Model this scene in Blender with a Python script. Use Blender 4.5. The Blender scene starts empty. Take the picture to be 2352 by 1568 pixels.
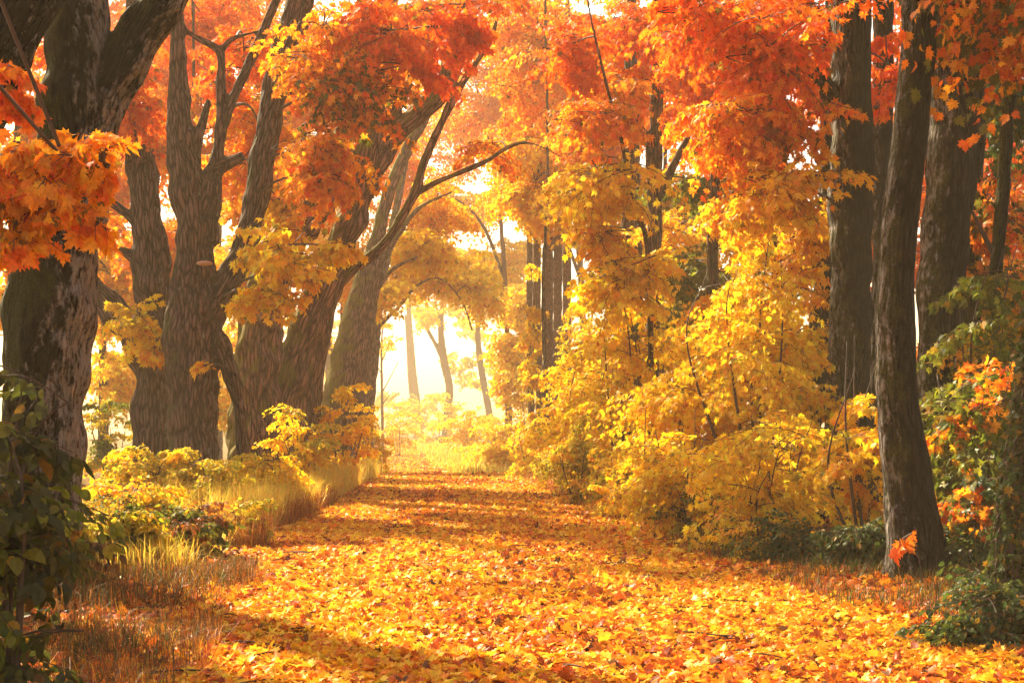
import bpy, math, random
import numpy as np
from mathutils import Vector

# ------------------------------------------------------------------ camera, sky, sun, exposure
sc = bpy.context.scene
C = sc.collection
R = math.radians
F = 3267.0            # focal length in the 2352 px wide frame used for survey points
CX, CY = 950.0, 985.0 # where the alley's vanishing point sits in that frame
CAM_H = 1.6
cam_d = bpy.data.cameras.new("camera")
cam_d.sensor_width = 36.0
cam_d.lens = 36.0 * F / 2352.0
cam_d.shift_x = (1176 - CX) / 2352.0
cam_d.shift_y = (CY - 784) / 2352.0
cam_d.clip_end = 3000
cam = bpy.data.objects.new("camera", cam_d)
cam.location = (0, 0, CAM_H)
cam.rotation_euler = (R(90), 0, 0)
C.objects.link(cam)
sc.camera = cam

SUN_EL, SUN_AZ = 39.0, -30.0     # elevation; azimuth from +Y towards +X
w = bpy.data.worlds.new("World")
sc.world = w
w.use_nodes = True
nt = w.node_tree
nt.nodes.clear()
wo = nt.nodes.new("ShaderNodeOutputWorld")
bg = nt.nodes.new("ShaderNodeBackground")
sk = nt.nodes.new("ShaderNodeTexSky")
sk.sky_type = 'NISHITA'
sk.sun_disc = False
sk.sun_elevation = R(SUN_EL)
sk.sun_rotation = R(SUN_AZ)
sk.dust_density = 3.0
sk.air_density = 1.0
sk.ozone_density = 0.4
mul = nt.nodes.new("ShaderNodeMix")
mul.data_type = 'RGBA'
mul.blend_type = 'MULTIPLY'
mul.inputs[0].default_value = 1.0
mul.inputs[7].default_value = (1.0, 0.90, 0.74, 1)
nt.links.new(sk.outputs[0], mul.inputs[6])
nt.links.new(mul.outputs[2], bg.inputs[0])
bg.inputs[1].default_value = 0.085
nt.links.new(bg.outputs[0], wo.inputs[0])

sun_d = bpy.data.lights.new("sun", 'SUN')
sun_d.energy = 5.0
sun_d.angle = R(2.0)
sun_d.color = (1.0, 0.83, 0.55)
sun = bpy.data.objects.new("sun", sun_d)
C.objects.link(sun)
to_sun = Vector((math.sin(R(SUN_AZ)) * math.cos(R(SUN_EL)), math.cos(R(SUN_AZ)) * math.cos(R(SUN_EL)), math.sin(R(SUN_EL))))
sun.rotation_euler = to_sun.to_track_quat('Z', 'Y').to_euler()

vs = sc.view_settings
vs.view_transform = 'Standard'
vs.look = 'None'
vs.gamma = 1.0
vs.exposure = 2.15
cy = sc.cycles
cy.use_denoising = True
cy.use_adaptive_sampling = True
cy.adaptive_threshold = 0.03
cy.max_bounces = 10
cy.diffuse_bounces = 8
cy.glossy_bounces = 1
cy.transmission_bounces = 8
cy.transparent_max_bounces = 4
cy.volume_bounces = 0
cy.caustics_reflective = False
cy.caustics_refractive = False
cy.sample_clamp_indirect = 4.0

rng = np.random.default_rng(7)

# ------------------------------------------------------------------ helpers
def SD(D):
    """survey depth -> metres: the alley runs on far beyond its crest"""
    return D if D <= 40 else 40 + (D - 40) * 3.0

def P(px, py, D):
    D = SD(D)
    return np.array([(px - CX) * D / F, D, CAM_H + (CY - py) * D / F])

def snoise(p, s, seed=0):
    """cheap smooth noise in about -1..1 for an (N,3) array"""
    r = np.random.default_rng(1000 + seed)
    out = np.zeros(len(p))
    for k in range(7):
        d = r.normal(size=3)
        d /= np.linalg.norm(d)
        f = s * r.uniform(0.6, 1.7)
        out += np.sin(p @ d * f * 2 * np.pi + r.uniform(0, 6.28))
    return out / 3.2

def smooth(a, b, x):
    t = np.clip((x - a) / (b - a), 0, 1)
    return t * t * (3 - 2 * t)

PATH_Y = np.array([-30, 9, 17, 23, 30, 48, 85, 115, 160, 220, 340.])
PATH_X = np.array([1.3, 1.15, 0.85, 0.75, 0.85, 1.2, 0.35, -0.45, -0.9, -5.0, -20.0])
PATH_W = np.array([3.1, 3.0, 3.0, 2.95, 2.6, 2.3, 2.3, 2.3, 2.4, 2.5, 2.6])
def path_c(y): return np.interp(y, PATH_Y, PATH_X)
def path_w(y): return np.interp(y, PATH_Y, PATH_W)

def gz(x, y):
    """ground height"""
    x = np.asarray(x, float); y = np.asarray(y, float)
    z = 0.04 * smooth(24, 43, y) - 1.2 * smooth(42, 88, y) + 0.8 * smooth(130, 260, y)
    d = np.abs(x - path_c(y)) - path_w(y)
    p = np.stack([x, y, np.zeros_like(x)], -1).reshape(-1, 3)
    n = snoise(p, 0.16, 3).reshape(x.shape)
    n2 = snoise(p, 0.7, 4).reshape(x.shape)
    side = smooth(-0.2, 2.2, d)
    z = z + side * (0.14 + 0.12 * n + 0.03 * n2) + 0.012 * n2
    return z

def ground_pt(x, y): return np.array([x, y, float(gz(np.array([x]), np.array([y]))[0])])

def mesh_from(name, verts, tris, mats, colours=None, quads=None, smooth_shade=False):
    me = bpy.data.meshes.new(name)
    verts = np.asarray(verts, np.float32)
    faces = [np.asarray(tris, np.int32)] if tris is not None and len(tris) else []
    if quads is not None and len(quads): faces.append(np.asarray(quads, np.int32))
    me.vertices.add(len(verts))
    me.vertices.foreach_set("co", verts.ravel())
    nl = sum(f.size for f in faces)
    npoly = sum(len(f) for f in faces)
    me.loops.add(nl)
    me.polygons.add(npoly)
    me.loops.foreach_set("vertex_index", np.concatenate([f.ravel() for f in faces]))
    st, o = [], 0
    for f in faces:
        st.append(o + np.arange(len(f)) * f.shape[1]); o += f.size
    me.polygons.foreach_set("loop_start", np.concatenate(st).astype(np.int32))
    if smooth_shade: me.polygons.foreach_set("use_smooth", np.ones(npoly, bool))
    if colours is not None:
        a = me.color_attributes.new("leaf_colour", 'FLOAT_COLOR', 'POINT')
        c = np.ones((len(verts), 4), np.float32); c[:, :3] = colours
        a.data.foreach_set("color", c.ravel())
    me.update(calc_edges=True)
    for m in (mats if isinstance(mats, (list, tuple)) else [mats]): me.materials.append(m)
    return me

def obj(name, me, parent=None, loc=None):
    o = bpy.data.objects.new(name, me)
    C.objects.link(o)
    if parent is not None: o.parent = parent
    if loc is not None: o.location = loc
    return o

def thing(name, label, cat, loc, group=None):
    o = bpy.data.objects.new(name, None)
    o.empty_display_size = 0.3
    C.objects.link(o)
    o.location = loc
    o["label"] = label; o["category"] = cat
    if group: o["group"] = group
    return o

# ------------------------------------------------------------------ materials
def new_mat(name):
    m = bpy.data.materials.new(name); m.use_nodes = True
    n = m.node_tree; n.nodes.clear()
    return m, n, n.nodes, n.links

def leaf_material(name, trans=0.5, rough=0.45):
    m, n, N, L = new_mat(name)
    out = N.new("ShaderNodeOutputMaterial")
    at = N.new("ShaderNodeAttribute"); at.attribute_name = "leaf_colour"
    geo = N.new("ShaderNodeNewGeometry")
    tc = N.new("ShaderNodeTexCoord")
    noi = N.new("ShaderNodeTexNoise"); noi.inputs["Scale"].default_value = 38; noi.inputs["Detail"].default_value = 2
    L.new(tc.outputs["Object"], noi.inputs["Vector"])
    mr = N.new("ShaderNodeMapRange"); mr.inputs[1].default_value = 0.3; mr.inputs[2].default_value = 0.75
    mr.inputs[3].default_value = 1.12; mr.inputs[4].default_value = 0.72
    L.new(noi.outputs[0], mr.inputs[0])
    mx = N.new("ShaderNodeMix"); mx.data_type = 'RGBA'; mx.blend_type = 'MULTIPLY'; mx.inputs[0].default_value = 1
    L.new(at.outputs["Color"], mx.inputs[6]); L.new(mr.outputs[0], mx.inputs[7])
    d = N.new("ShaderNodeBsdfDiffuse"); t = N.new("ShaderNodeBsdfTranslucent")
    g = N.new("ShaderNodeBsdfGlossy"); g.inputs["Roughness"].default_value = rough
    L.new(mx.outputs[2], d.inputs[0]); L.new(mx.outputs[2], t.inputs[0])
    a = N.new("ShaderNodeMixShader"); a.inputs[0].default_value = trans
    L.new(d.outputs[0], a.inputs[1]); L.new(t.outputs[0], a.inputs[2])
    b = N.new("ShaderNodeMixShader"); b.inputs[0].default_value = 0.02
    L.new(a.outputs[0], b.inputs[1]); L.new(g.outputs[0], b.inputs[2])
    L.new(b.outputs[0], out.inputs[0])
    return m

M_LEAF = leaf_material("autumn_leaf", 0.52)
M_LITTER = leaf_material("fallen_leaf", 0.30, 0.4)
M_GRASS = leaf_material("dry_grass", 0.35)

def bark_material(name, base, crack, moss=0.3, moss_dir=(-1, 0, 0.2), lichen=0.1, lichen_dir=(1, -0.3, 0), furrow=26.0, depth=0.6, moss_col=(0.075, 0.075, 0.012)):
    m, n, N, L = new_mat(name)
    out = N.new("ShaderNodeOutputMaterial")
    bs = N.new("ShaderNodeBsdfPrincipled"); bs.inputs["Roughness"].default_value = 0.9; bs.inputs["Specular IOR Level"].default_value = 0.12
    at = N.new("ShaderNodeAttribute"); at.attribute_name = "bark"
    mp = N.new("ShaderNodeMapping"); mp.inputs["Scale"].default_value = (1, 1, 0.16)
    L.new(at.outputs["Vector"], mp.inputs[0])
    nz = N.new("ShaderNodeTexNoise"); nz.inputs["Scale"].default_value = 9; nz.inputs["Detail"].default_value = 3
    L.new(mp.outputs[0], nz.inputs["Vector"])
    vm = N.new("ShaderNodeVectorMath"); vm.operation = 'MULTIPLY_ADD'
    vm.inputs[1].default_value = (0.09, 0.09, 0.05)
    L.new(nz.outputs["Color"], vm.inputs[0]); L.new(mp.outputs[0], vm.inputs[2])
    vo = N.new("ShaderNodeTexVoronoi"); vo.feature = 'DISTANCE_TO_EDGE'; vo.inputs["Scale"].default_value = furrow
    L.new(vm.outputs[0], vo.inputs["Vector"])
    ridge = N.new("ShaderNodeMapRange"); ridge.inputs[1].default_value = 0.0; ridge.inputs[2].default_value = 0.26
    L.new(vo.outputs["Distance"], ridge.inputs[0])
    fine = N.new("ShaderNodeTexNoise"); fine.inputs["Scale"].default_value = 55; fine.inputs["Detail"].default_value = 5
    L.new(at.outputs["Vector"], fine.inputs["Vector"])
    big = N.new("ShaderNodeTexNoise"); big.inputs["Scale"].default_value = 1.6; big.inputs["Detail"].default_value = 5; big.inputs["Roughness"].default_value = 0.65
    L.new(at.outputs["Vector"], big.inputs["Vector"])
    # colour
    c1 = N.new("ShaderNodeMix"); c1.data_type = 'RGBA'
    c1.inputs[6].default_value = (*crack, 1); c1.inputs[7].default_value = (*base, 1)
    L.new(ridge.outputs[0], c1.inputs[0])
    fr = N.new("ShaderNodeMapRange"); fr.inputs[1].default_value = 0.3; fr.inputs[2].default_value = 0.7; fr.inputs[3].default_value = 0.6; fr.inputs[4].default_value = 1.5
    L.new(fine.outputs[0], fr.inputs[0])
    c2 = N.new("ShaderNodeMix"); c2.data_type = 'RGBA'; c2.blend_type = 'MULTIPLY'; c2.inputs[0].default_value = 1
    L.new(c1.outputs[2], c2.inputs[6]); L.new(fr.outputs[0], c2.inputs[7])
    geo = N.new("ShaderNodeNewGeometry")
    def side_mask(direction, amount, noise_socket, lo, hi):
        dt = N.new("ShaderNodeVectorMath"); dt.operation = 'DOT_PRODUCT'
        v = Vector(direction).normalized(); dt.inputs[1].default_value = v
        L.new(geo.outputs["Normal"], dt.inputs[0])
        ad = N.new("ShaderNodeMath"); ad.operation = 'MULTIPLY_ADD'; ad.inputs[1].default_value = 0.28
        L.new(dt.outputs["Value"], ad.inputs[0]); L.new(noise_socket, ad.inputs[2])
        mr = N.new("ShaderNodeMapRange"); mr.inputs[1].default_value = lo - amount; mr.inputs[2].default_value = hi - amount
        L.new(ad.outputs[0], mr.inputs[0])
        return mr.outputs[0]
    mk = side_mask(moss_dir, moss, big.outputs[0], 0.80, 1.0)
    mfr = N.new("ShaderNodeMath"); mfr.operation = 'MULTIPLY'
    mfine = N.new("ShaderNodeMapRange"); mfine.inputs[1].default_value = 0.35; mfine.inputs[2].default_value = 0.6; mfine.inputs[3].default_value = 0.25
    L.new(fine.outputs[0], mfine.inputs[0]); L.new(mk, mfr.inputs[0]); L.new(mfine.outputs[0], mfr.inputs[1])
    c3 = N.new("ShaderNodeMix"); c3.data_type = 'RGBA'; c3.inputs[7].default_value = (*moss_col, 1)
    L.new(mfr.outputs[0], c3.inputs[0]); L.new(c2.outputs[2], c3.inputs[6])
    ln = N.new("ShaderNodeTexNoise"); ln.inputs["Scale"].default_value = 15; ln.inputs["Detail"].default_value = 6; ln.inputs["Roughness"].default_value = 0.75
    mp2 = N.new("ShaderNodeMapping"); mp2.inputs["Scale"].default_value = (1, 1, 0.4); mp2.inputs["Location"].default_value = (3.1, 1.7, 0)
    L.new(at.outputs["Vector"], mp2.inputs[0]); L.new(mp2.outputs[0], ln.inputs["Vector"])
    lk = side_mask(lichen_dir, lichen, ln.outputs[0], 0.80, 0.92)
    c4 = N.new("ShaderNodeMix"); c4.data_type = 'RGBA'; c4.inputs[7].default_value = (0.24, 0.22, 0.20, 1)
    L.new(lk, c4.inputs[0]); L.new(c3.outputs[2], c4.inputs[6])
    L.new(c4.outputs[2], bs.inputs["Base Color"])
    # relief
    hs = N.new("ShaderNodeMath"); hs.operation = 'MULTIPLY_ADD'; hs.inputs[1].default_value = 0.45
    L.new(fine.outputs[0], hs.inputs[0]); L.new(ridge.outputs[0], hs.inputs[2])
    bp = N.new("ShaderNodeBump"); bp.inputs["Strength"].default_value = 1.0; bp.inputs["Distance"].default_value = 0.09 * depth
    L.new(hs.outputs[0], bp.inputs["Height"]); L.new(bp.outputs[0], bs.inputs["Normal"])
    L.new(bs.outputs[0], out.inputs[0])
    return m

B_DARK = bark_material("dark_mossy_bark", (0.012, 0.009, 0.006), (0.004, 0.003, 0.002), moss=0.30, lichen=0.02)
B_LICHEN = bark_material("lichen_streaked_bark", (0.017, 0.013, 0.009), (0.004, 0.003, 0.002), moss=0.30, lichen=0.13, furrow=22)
B_MAPLE = bark_material("brown_maple_bark", (0.17, 0.098, 0.078), (0.020, 0.011, 0.008), moss=0.12, moss_dir=(-1, -0.2, 0.5), lichen=0.03, furrow=15)
B_MOSSY = bark_material("old_maple_bark", (0.30, 0.165, 0.125), (0.035, 0.019, 0.014), furrow=12, moss=0.26, moss_dir=(-1, -0.3, 0.5), lichen=0.0, moss_col=(0.20, 0.18, 0.015))
B_SMOOTH = bark_material("grey_brown_bark", (0.030, 0.020, 0.015), (0.004, 0.0028, 0.002), moss=0.13, moss_dir=(-1, -0.5, 0.1), lichen=0.06, lichen_dir=(-1, -0.2, 0), furrow=19, depth=0.6)  # lichen kept to the left also paints in the lit left edges
B_HAZED = bark_material("hazed_brown_bark", (0.32, 0.18, 0.13), (0.12, 0.065, 0.045), moss=0.1, lichen=0.0)  # haze on the far trunks painted in as paler bark
def twig_material():
    m, n, N, L = new_mat("twig_bark")
    out = N.new("ShaderNodeOutputMaterial"); bs = N.new("ShaderNodeBsdfPrincipled"); bs.inputs["Roughness"].default_value = 0.8
    tc = N.new("ShaderNodeTexCoord"); nz = N.new("ShaderNodeTexNoise"); nz.inputs["Scale"].default_value = 14
    L.new(tc.outputs["Object"], nz.inputs["Vector"])
    mx = N.new("ShaderNodeMix"); mx.data_type = 'RGBA'; mx.inputs[6].default_value = (0.03, 0.017, 0.011, 1); mx.inputs[7].default_value = (0.10, 0.055, 0.035, 1)
    L.new(nz.outputs[0], mx.inputs[0]); L.new(mx.outputs[2], bs.inputs["Base Color"]); L.new(bs.outputs[0], out.inputs[0])
    return m
M_TWIG = twig_material()

def litter_ground(name, cols, scale):
    m, n, N, L = new_mat(name)
    out = N.new("ShaderNodeOutputMaterial"); bs = N.new("ShaderNodeBsdfPrincipled"); bs.inputs["Roughness"].default_value = 0.95; bs.inputs["Specular IOR Level"].default_value = 0.05
    tc = N.new("ShaderNodeTexCoord")
    vo = N.new("ShaderNodeTexVoronoi"); vo.inputs["Scale"].default_value = scale
    nz = N.new("ShaderNodeTexNoise"); nz.inputs["Scale"].default_value = 0.7; nz.inputs["Detail"].default_value = 6
    L.new(tc.outputs["Object"], vo.inputs["Vector"]); L.new(tc.outputs["Object"], nz.inputs["Vector"])
    sp = N.new("ShaderNodeSeparateColor"); L.new(vo.outputs["Color"], sp.inputs[0])
    ad = N.new("ShaderNodeMath"); ad.operation = 'MULTIPLY_ADD'; ad.inputs[1].default_value = 0.6
    L.new(sp.outputs[0], ad.inputs[0]); L.new(nz.outputs[0], ad.inputs[2])
    cr = N.new("ShaderNodeValToRGB")
    el = cr.color_ramp.elements
    el[0].position = 0.3; el[0].color = (*cols[0], 1); el[1].position = 1.0; el[1].color = (*cols[-1], 1)
    for k, c in enumerate(cols[1:-1]):
        e = el.new(0.3 + 0.7 * (k + 1) / (len(cols) - 1)); e.color = (*c, 1)
    L.new(ad.outputs[0], cr.inputs[0]); L.new(cr.outputs[0], bs.inputs["Base Color"])
    bp = N.new("ShaderNodeBump"); bp.inputs["Strength"].default_value = 0.8; bp.inputs["Distance"].default_value = 0.03
    L.new(vo.outputs["Distance"], bp.inputs["Height"]); L.new(bp.outputs[0], bs.inputs["Normal"])
    L.new(bs.outputs[0], out.inputs[0])
    return m
M_GROUND = litter_ground("forest_floor", [(0.03, 0.02, 0.012), (0.09, 0.04, 0.015), (0.20, 0.09, 0.02), (0.10, 0.09, 0.02)], 14)
M_PATH = litter_ground("leaf_strewn_path", [(0.06, 0.025, 0.014), (0.18, 0.06, 0.02), (0.36, 0.14, 0.03), (0.42, 0.22, 0.04)], 16)

# ------------------------------------------------------------------ palettes (leaf reflectance; redder mixes up high also paint in the vignette)
PAL = {
 'red':   ([(0.86, 0.13, 0.004), (0.89, 0.18, 0.005), (0.76, 0.08, 0.004), (0.90, 0.24, 0.006)], [4, 4, 2, 1]),
 'redor': ([(0.88, 0.17, 0.008), (0.90, 0.23, 0.010), (0.81, 0.11, 0.008), (0.92, 0.32, 0.012), (0.24, 0.16, 0.012)], [5, 5, 2, 1, .5]),
 'or':    ([(0.88, 0.276, 0.010), (0.88, 0.356, 0.012), (0.84, 0.172, 0.010), (0.90, 0.460, 0.015), (0.22, 0.160, 0.015)], [5, 5, 2, 2, .5]),
 'gold':  ([(0.90, 0.439, 0.012), (0.92, 0.537, 0.016), (0.88, 0.329, 0.010), (0.92, 0.634, 0.030), (0.30, 0.240, 0.020)], [5, 6, 2, 2, .5]),
 'yel':   ([(0.92, 0.573, 0.014), (0.93, 0.671, 0.025), (0.91, 0.464, 0.012), (0.42, 0.340, 0.020), (0.50, 0.180, 0.012)], [6, 5, 3, .7, .3]),
 'lime':  ([(0.55, 0.46, 0.025), (0.72, 0.52, 0.03), (0.34, 0.33, 0.025), (0.80, 0.46, 0.02)], [4, 4, 2, 2]),
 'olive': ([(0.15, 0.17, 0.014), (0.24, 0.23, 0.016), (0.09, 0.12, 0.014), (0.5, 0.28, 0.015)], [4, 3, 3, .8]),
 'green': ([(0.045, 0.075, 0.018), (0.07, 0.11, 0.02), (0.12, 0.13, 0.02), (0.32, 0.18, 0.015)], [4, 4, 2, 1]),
 'mixr':  ([(0.78, 0.22, 0.010), (0.80, 0.36, 0.014), (0.14, 0.14, 0.016), (0.08, 0.09, 0.014), (0.7, 0.12, 0.01)], [4, 3, 3, 2, 2]),
 'litter':([(0.84, 0.42, 0.018), (0.85, 0.52, 0.03), (0.78, 0.24, 0.014), (0.60, 0.13, 0.014), (0.34, 0.07, 0.014), (0.14, 0.045, 0.014)], [7, 7, 4, 1.8, .9, .5]),
 'rlitter':([(0.72, 0.19, 0.014), (0.80, 0.32, 0.016), (0.50, 0.10, 0.014), (0.28, 0.055, 0.012), (0.82, 0.46, 0.03), (0.12, 0.04, 0.012)], [5, 4, 4, 2.4, 2, 1]),
 'straw': ([(0.80, 0.52, 0.06), (0.84, 0.60, 0.09), (0.66, 0.32, 0.03), (0.55, 0.50, 0.05)], [4, 4, 1.5, 3]),
 'rust':  ([(0.34, 0.10, 0.015), (0.45, 0.17, 0.02), (0.22, 0.07, 0.014), (0.5, 0.28, 0.03)], [4, 3, 3, 1.5]),
 'olive_shade':  ([(0.06, 0.065, 0.010), (0.10, 0.095, 0.012), (0.045, 0.05, 0.010), (0.20, 0.10, 0.012)], [4, 3, 3, 1]),  # olive mix darkened: the bush's shade is painted into its leaves
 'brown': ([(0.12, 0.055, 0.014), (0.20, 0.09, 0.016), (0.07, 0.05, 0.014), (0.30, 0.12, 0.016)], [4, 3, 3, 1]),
}
def pick(pal, n):
    cols, wt = PAL[pal]
    wt = np.array(wt) / sum(wt)
    c = np.array(cols)[rng.choice(len(cols), n, p=wt)]
    j = rng.normal(1.0, 0.10, (n, 1)) * rng.normal(1.0, 0.05, (n, 3))
    return np.clip(c * j, 0.003, 0.9)

# ------------------------------------------------------------------ leaf templates: (u, v) outline plus centre, fanned
def mirror(half, tip=(0, 1.0), base=(0, 0.0)):
    r = [base] + list(half) + [tip] + [(-x, y) for x, y in reversed(half)]
    return np.array(r, float)
T_HI = mirror([(0.05, 0.01), (0.26, -0.10), (0.23, 0.04), (0.50, 0.08), (0.35, 0.19), (0.58, 0.45), (0.40, 0.42), (0.42, 0.62), (0.19, 0.50), (0.21, 0.74), (0.09, 0.76)])
T_MID = mirror([(0.26, -0.08), (0.24, 0.09), (0.54, 0.20), (0.33, 0.34), (0.45, 0.62), (0.17, 0.53)])
T_LOW = mirror([(0.30, -0.02), (0.24, 0.18), (0.50, 0.46), (0.17, 0.50)])
T_OVAL = mirror([(0.22, 0.08), (0.34, 0.32), (0.31, 0.58), (0.16, 0.84)])
T_LANCE = mirror([(0.16, 0.15), (0.24, 0.45), (0.13, 0.78)])
TEMPL = {'hi': (T_HI, 0.30), 'mid': (T_MID, 0.32), 'low': (T_LOW, 0.32), 'oval': (T_OVAL, 0.5), 'lance': (T_LANCE, 0.5)}

def leaves_mesh(kind, pos, axis, nrm, size, col, curl=1.0):
    T, cv = TEMPL[kind]
    k = len(T)
    uv = np.vstack([T, [[0, cv]]])
    N = len(pos)
    axis = axis / np.linalg.norm(axis, axis=1, keepdims=True)
    side = np.cross(axis, nrm); side /= (np.linalg.norm(side, axis=1, keepdims=True) + 1e-9)
    nn = np.cross(side, axis)
    a = rng.normal(0.12, 0.22, (N, 1)) * curl
    b = rng.normal(-0.22, 0.25, (N, 1)) * curl
    c = rng.normal(0.0, 0.16, (N, 1)) * curl
    u, v = uv[:, 0][None], uv[:, 1][None]
    wv = a * np.abs(u) + b * (v - cv) ** 2 * 1.6 + c * u
    wide = rng.uniform(0.8, 1.1, (N, 1))
    V = (pos[:, None] + size[:, None, None] * (u[..., None] * wide[..., None] * side[:, None] + v[..., None] * axis[:, None] + wv[..., None] * nn[:, None]))
    i = np.arange(k)
    tri = np.stack([np.full(k, k), i, (i + 1) % k], 1)
    Tt = (tri[None] + (np.arange(N) * (k + 1))[:, None, None]).reshape(-1, 3)
    colv = np.repeat(col, k + 1, axis=0)
    return V.reshape(-1, 3), Tt, colv

# ------------------------------------------------------------------ tubes
def catmull(pts, step):
    pts = np.asarray(pts, float)
    if len(pts) < 3:
        n = max(2, int(np.linalg.norm(pts[-1, :3] - pts[0, :3]) / step) + 1)
        t = np.linspace(0, 1, n)[:, None]
        return pts[0] * (1 - t) + pts[-1] * t
    ext = np.vstack([2 * pts[0] - pts[1], pts, 2 * pts[-1] - pts[-2]])
    out = []
    for i in range(1, len(ext) - 2):
        p0, p1, p2, p3 = ext[i - 1:i + 3]
        n = max(2, int(np.linalg.norm(p2[:3] - p1[:3]) / step))
        t = np.linspace(0, 1, n, endpoint=False)[:, None]
        out.append(0.5 * (2 * p1 + (p2 - p0) * t + (2 * p0 - 5 * p1 + 4 * p2 - p3) * t ** 2 + (3 * p1 - p0 - 3 * p2 + p3) * t ** 3))
    out.append(ext[-2][None])
    return np.vstack(out)

def frames(c):
    t = np.gradient(c, axis=0); t /= np.linalg.norm(t, axis=1, keepdims=True) + 1e-9
    e1 = np.zeros_like(c)
    ref = np.array([1.0, 0, 0]) if abs(t[0, 0]) < 0.8 else np.array([0, 1.0, 0])
    v = ref - t[0] * (ref @ t[0]); e1[0] = v / np.linalg.norm(v)
    for i in range(1, len(c)):
        v = e1[i - 1] - t[i] * (e1[i - 1] @ t[i]); e1[i] = v / (np.linalg.norm(v) + 1e-9)
    return t, e1, np.cross(t, e1)

def tube(pts, sides, cap=True, lump=0.0, flare=None):
    """pts (n,4): xyz + radius -> verts, tris, quads"""
    c, r = pts[:, :3], np.maximum(pts[:, 3], 0.002)
    t, e1, e2 = frames(c)
    th = np.arange(sides) * 2 * np.pi / sides
    rr = np.repeat(r[:, None], sides, 1)
    if lump:
        ph = rng.uniform(0, 6.28, 4)
        s = np.arange(len(c))[:, None] * 0.5
        rr = rr * (1 + lump * (np.sin(2 * th[None] + ph[0] + s * .35) + 0.7 * np.sin(3 * th[None] + ph[1] - s * .22) + 0.5 * np.sin(5 * th[None] + ph[2] + s * .1)))
    if flare:
        h = c[:, 2] - c[0, 2]
        ph = rng.uniform(0, 6.28)
        lob = 0.5 + 0.5 * np.sin(flare[2] * th + ph) * 0.8 + 0.2 * np.sin(3 * th + ph * 2)
        rr = rr * (1 + (flare[0] * np.exp(-np.maximum(h, 0) / flare[1]))[:, None] * (0.45 + lob[None]))
    V = c[:, None] + rr[..., None] * (np.cos(th)[None, :, None] * e1[:, None] + np.sin(th)[None, :, None] * e2[:, None])
    n = len(c)
    i, j = np.meshgrid(np.arange(n - 1), np.arange(sides), indexing='ij')
    j2 = (j + 1) % sides
    Q = np.stack([i * sides + j, i * sides + j2, (i + 1) * sides + j2, (i + 1) * sides + j], -1).reshape(-1, 4)
    V = V.reshape(-1, 3)
    T = np.zeros((0, 3), int)
    if cap:
        k = len(V); V = np.vstack([V, c[0], c[-1]])
        a = np.arange(sides); a2 = (a + 1) % sides
        T = np.vstack([np.stack([np.full(sides, k), a2, a], 1), np.stack([np.full(sides, k + 1), (n - 1) * sides + a, (n - 1) * sides + a2], 1)])
    return V, T, Q

class MB:
    def __init__(s): s.V, s.T, s.Q, s.K, s.n = [], [], [], [], 0
    def add(s, V, T, Q=None, K=None):
        s.V.append(V)
        if T is not None and len(T): s.T.append(np.asarray(T) + s.n)
        if Q is not None and len(Q): s.Q.append(np.asarray(Q) + s.n)
        if K is not None: s.K.append(K)
        s.n += len(V)
    def mesh(s, name, mats, off=(0, 0, 0), sm=False):
        V = np.vstack(s.V) - np.asarray(off)
        return mesh_from(name, V, np.vstack(s.T) if s.T else None, mats, np.vstack(s.K) if s.K else None, np.vstack(s.Q) if s.Q else None, sm)

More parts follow.
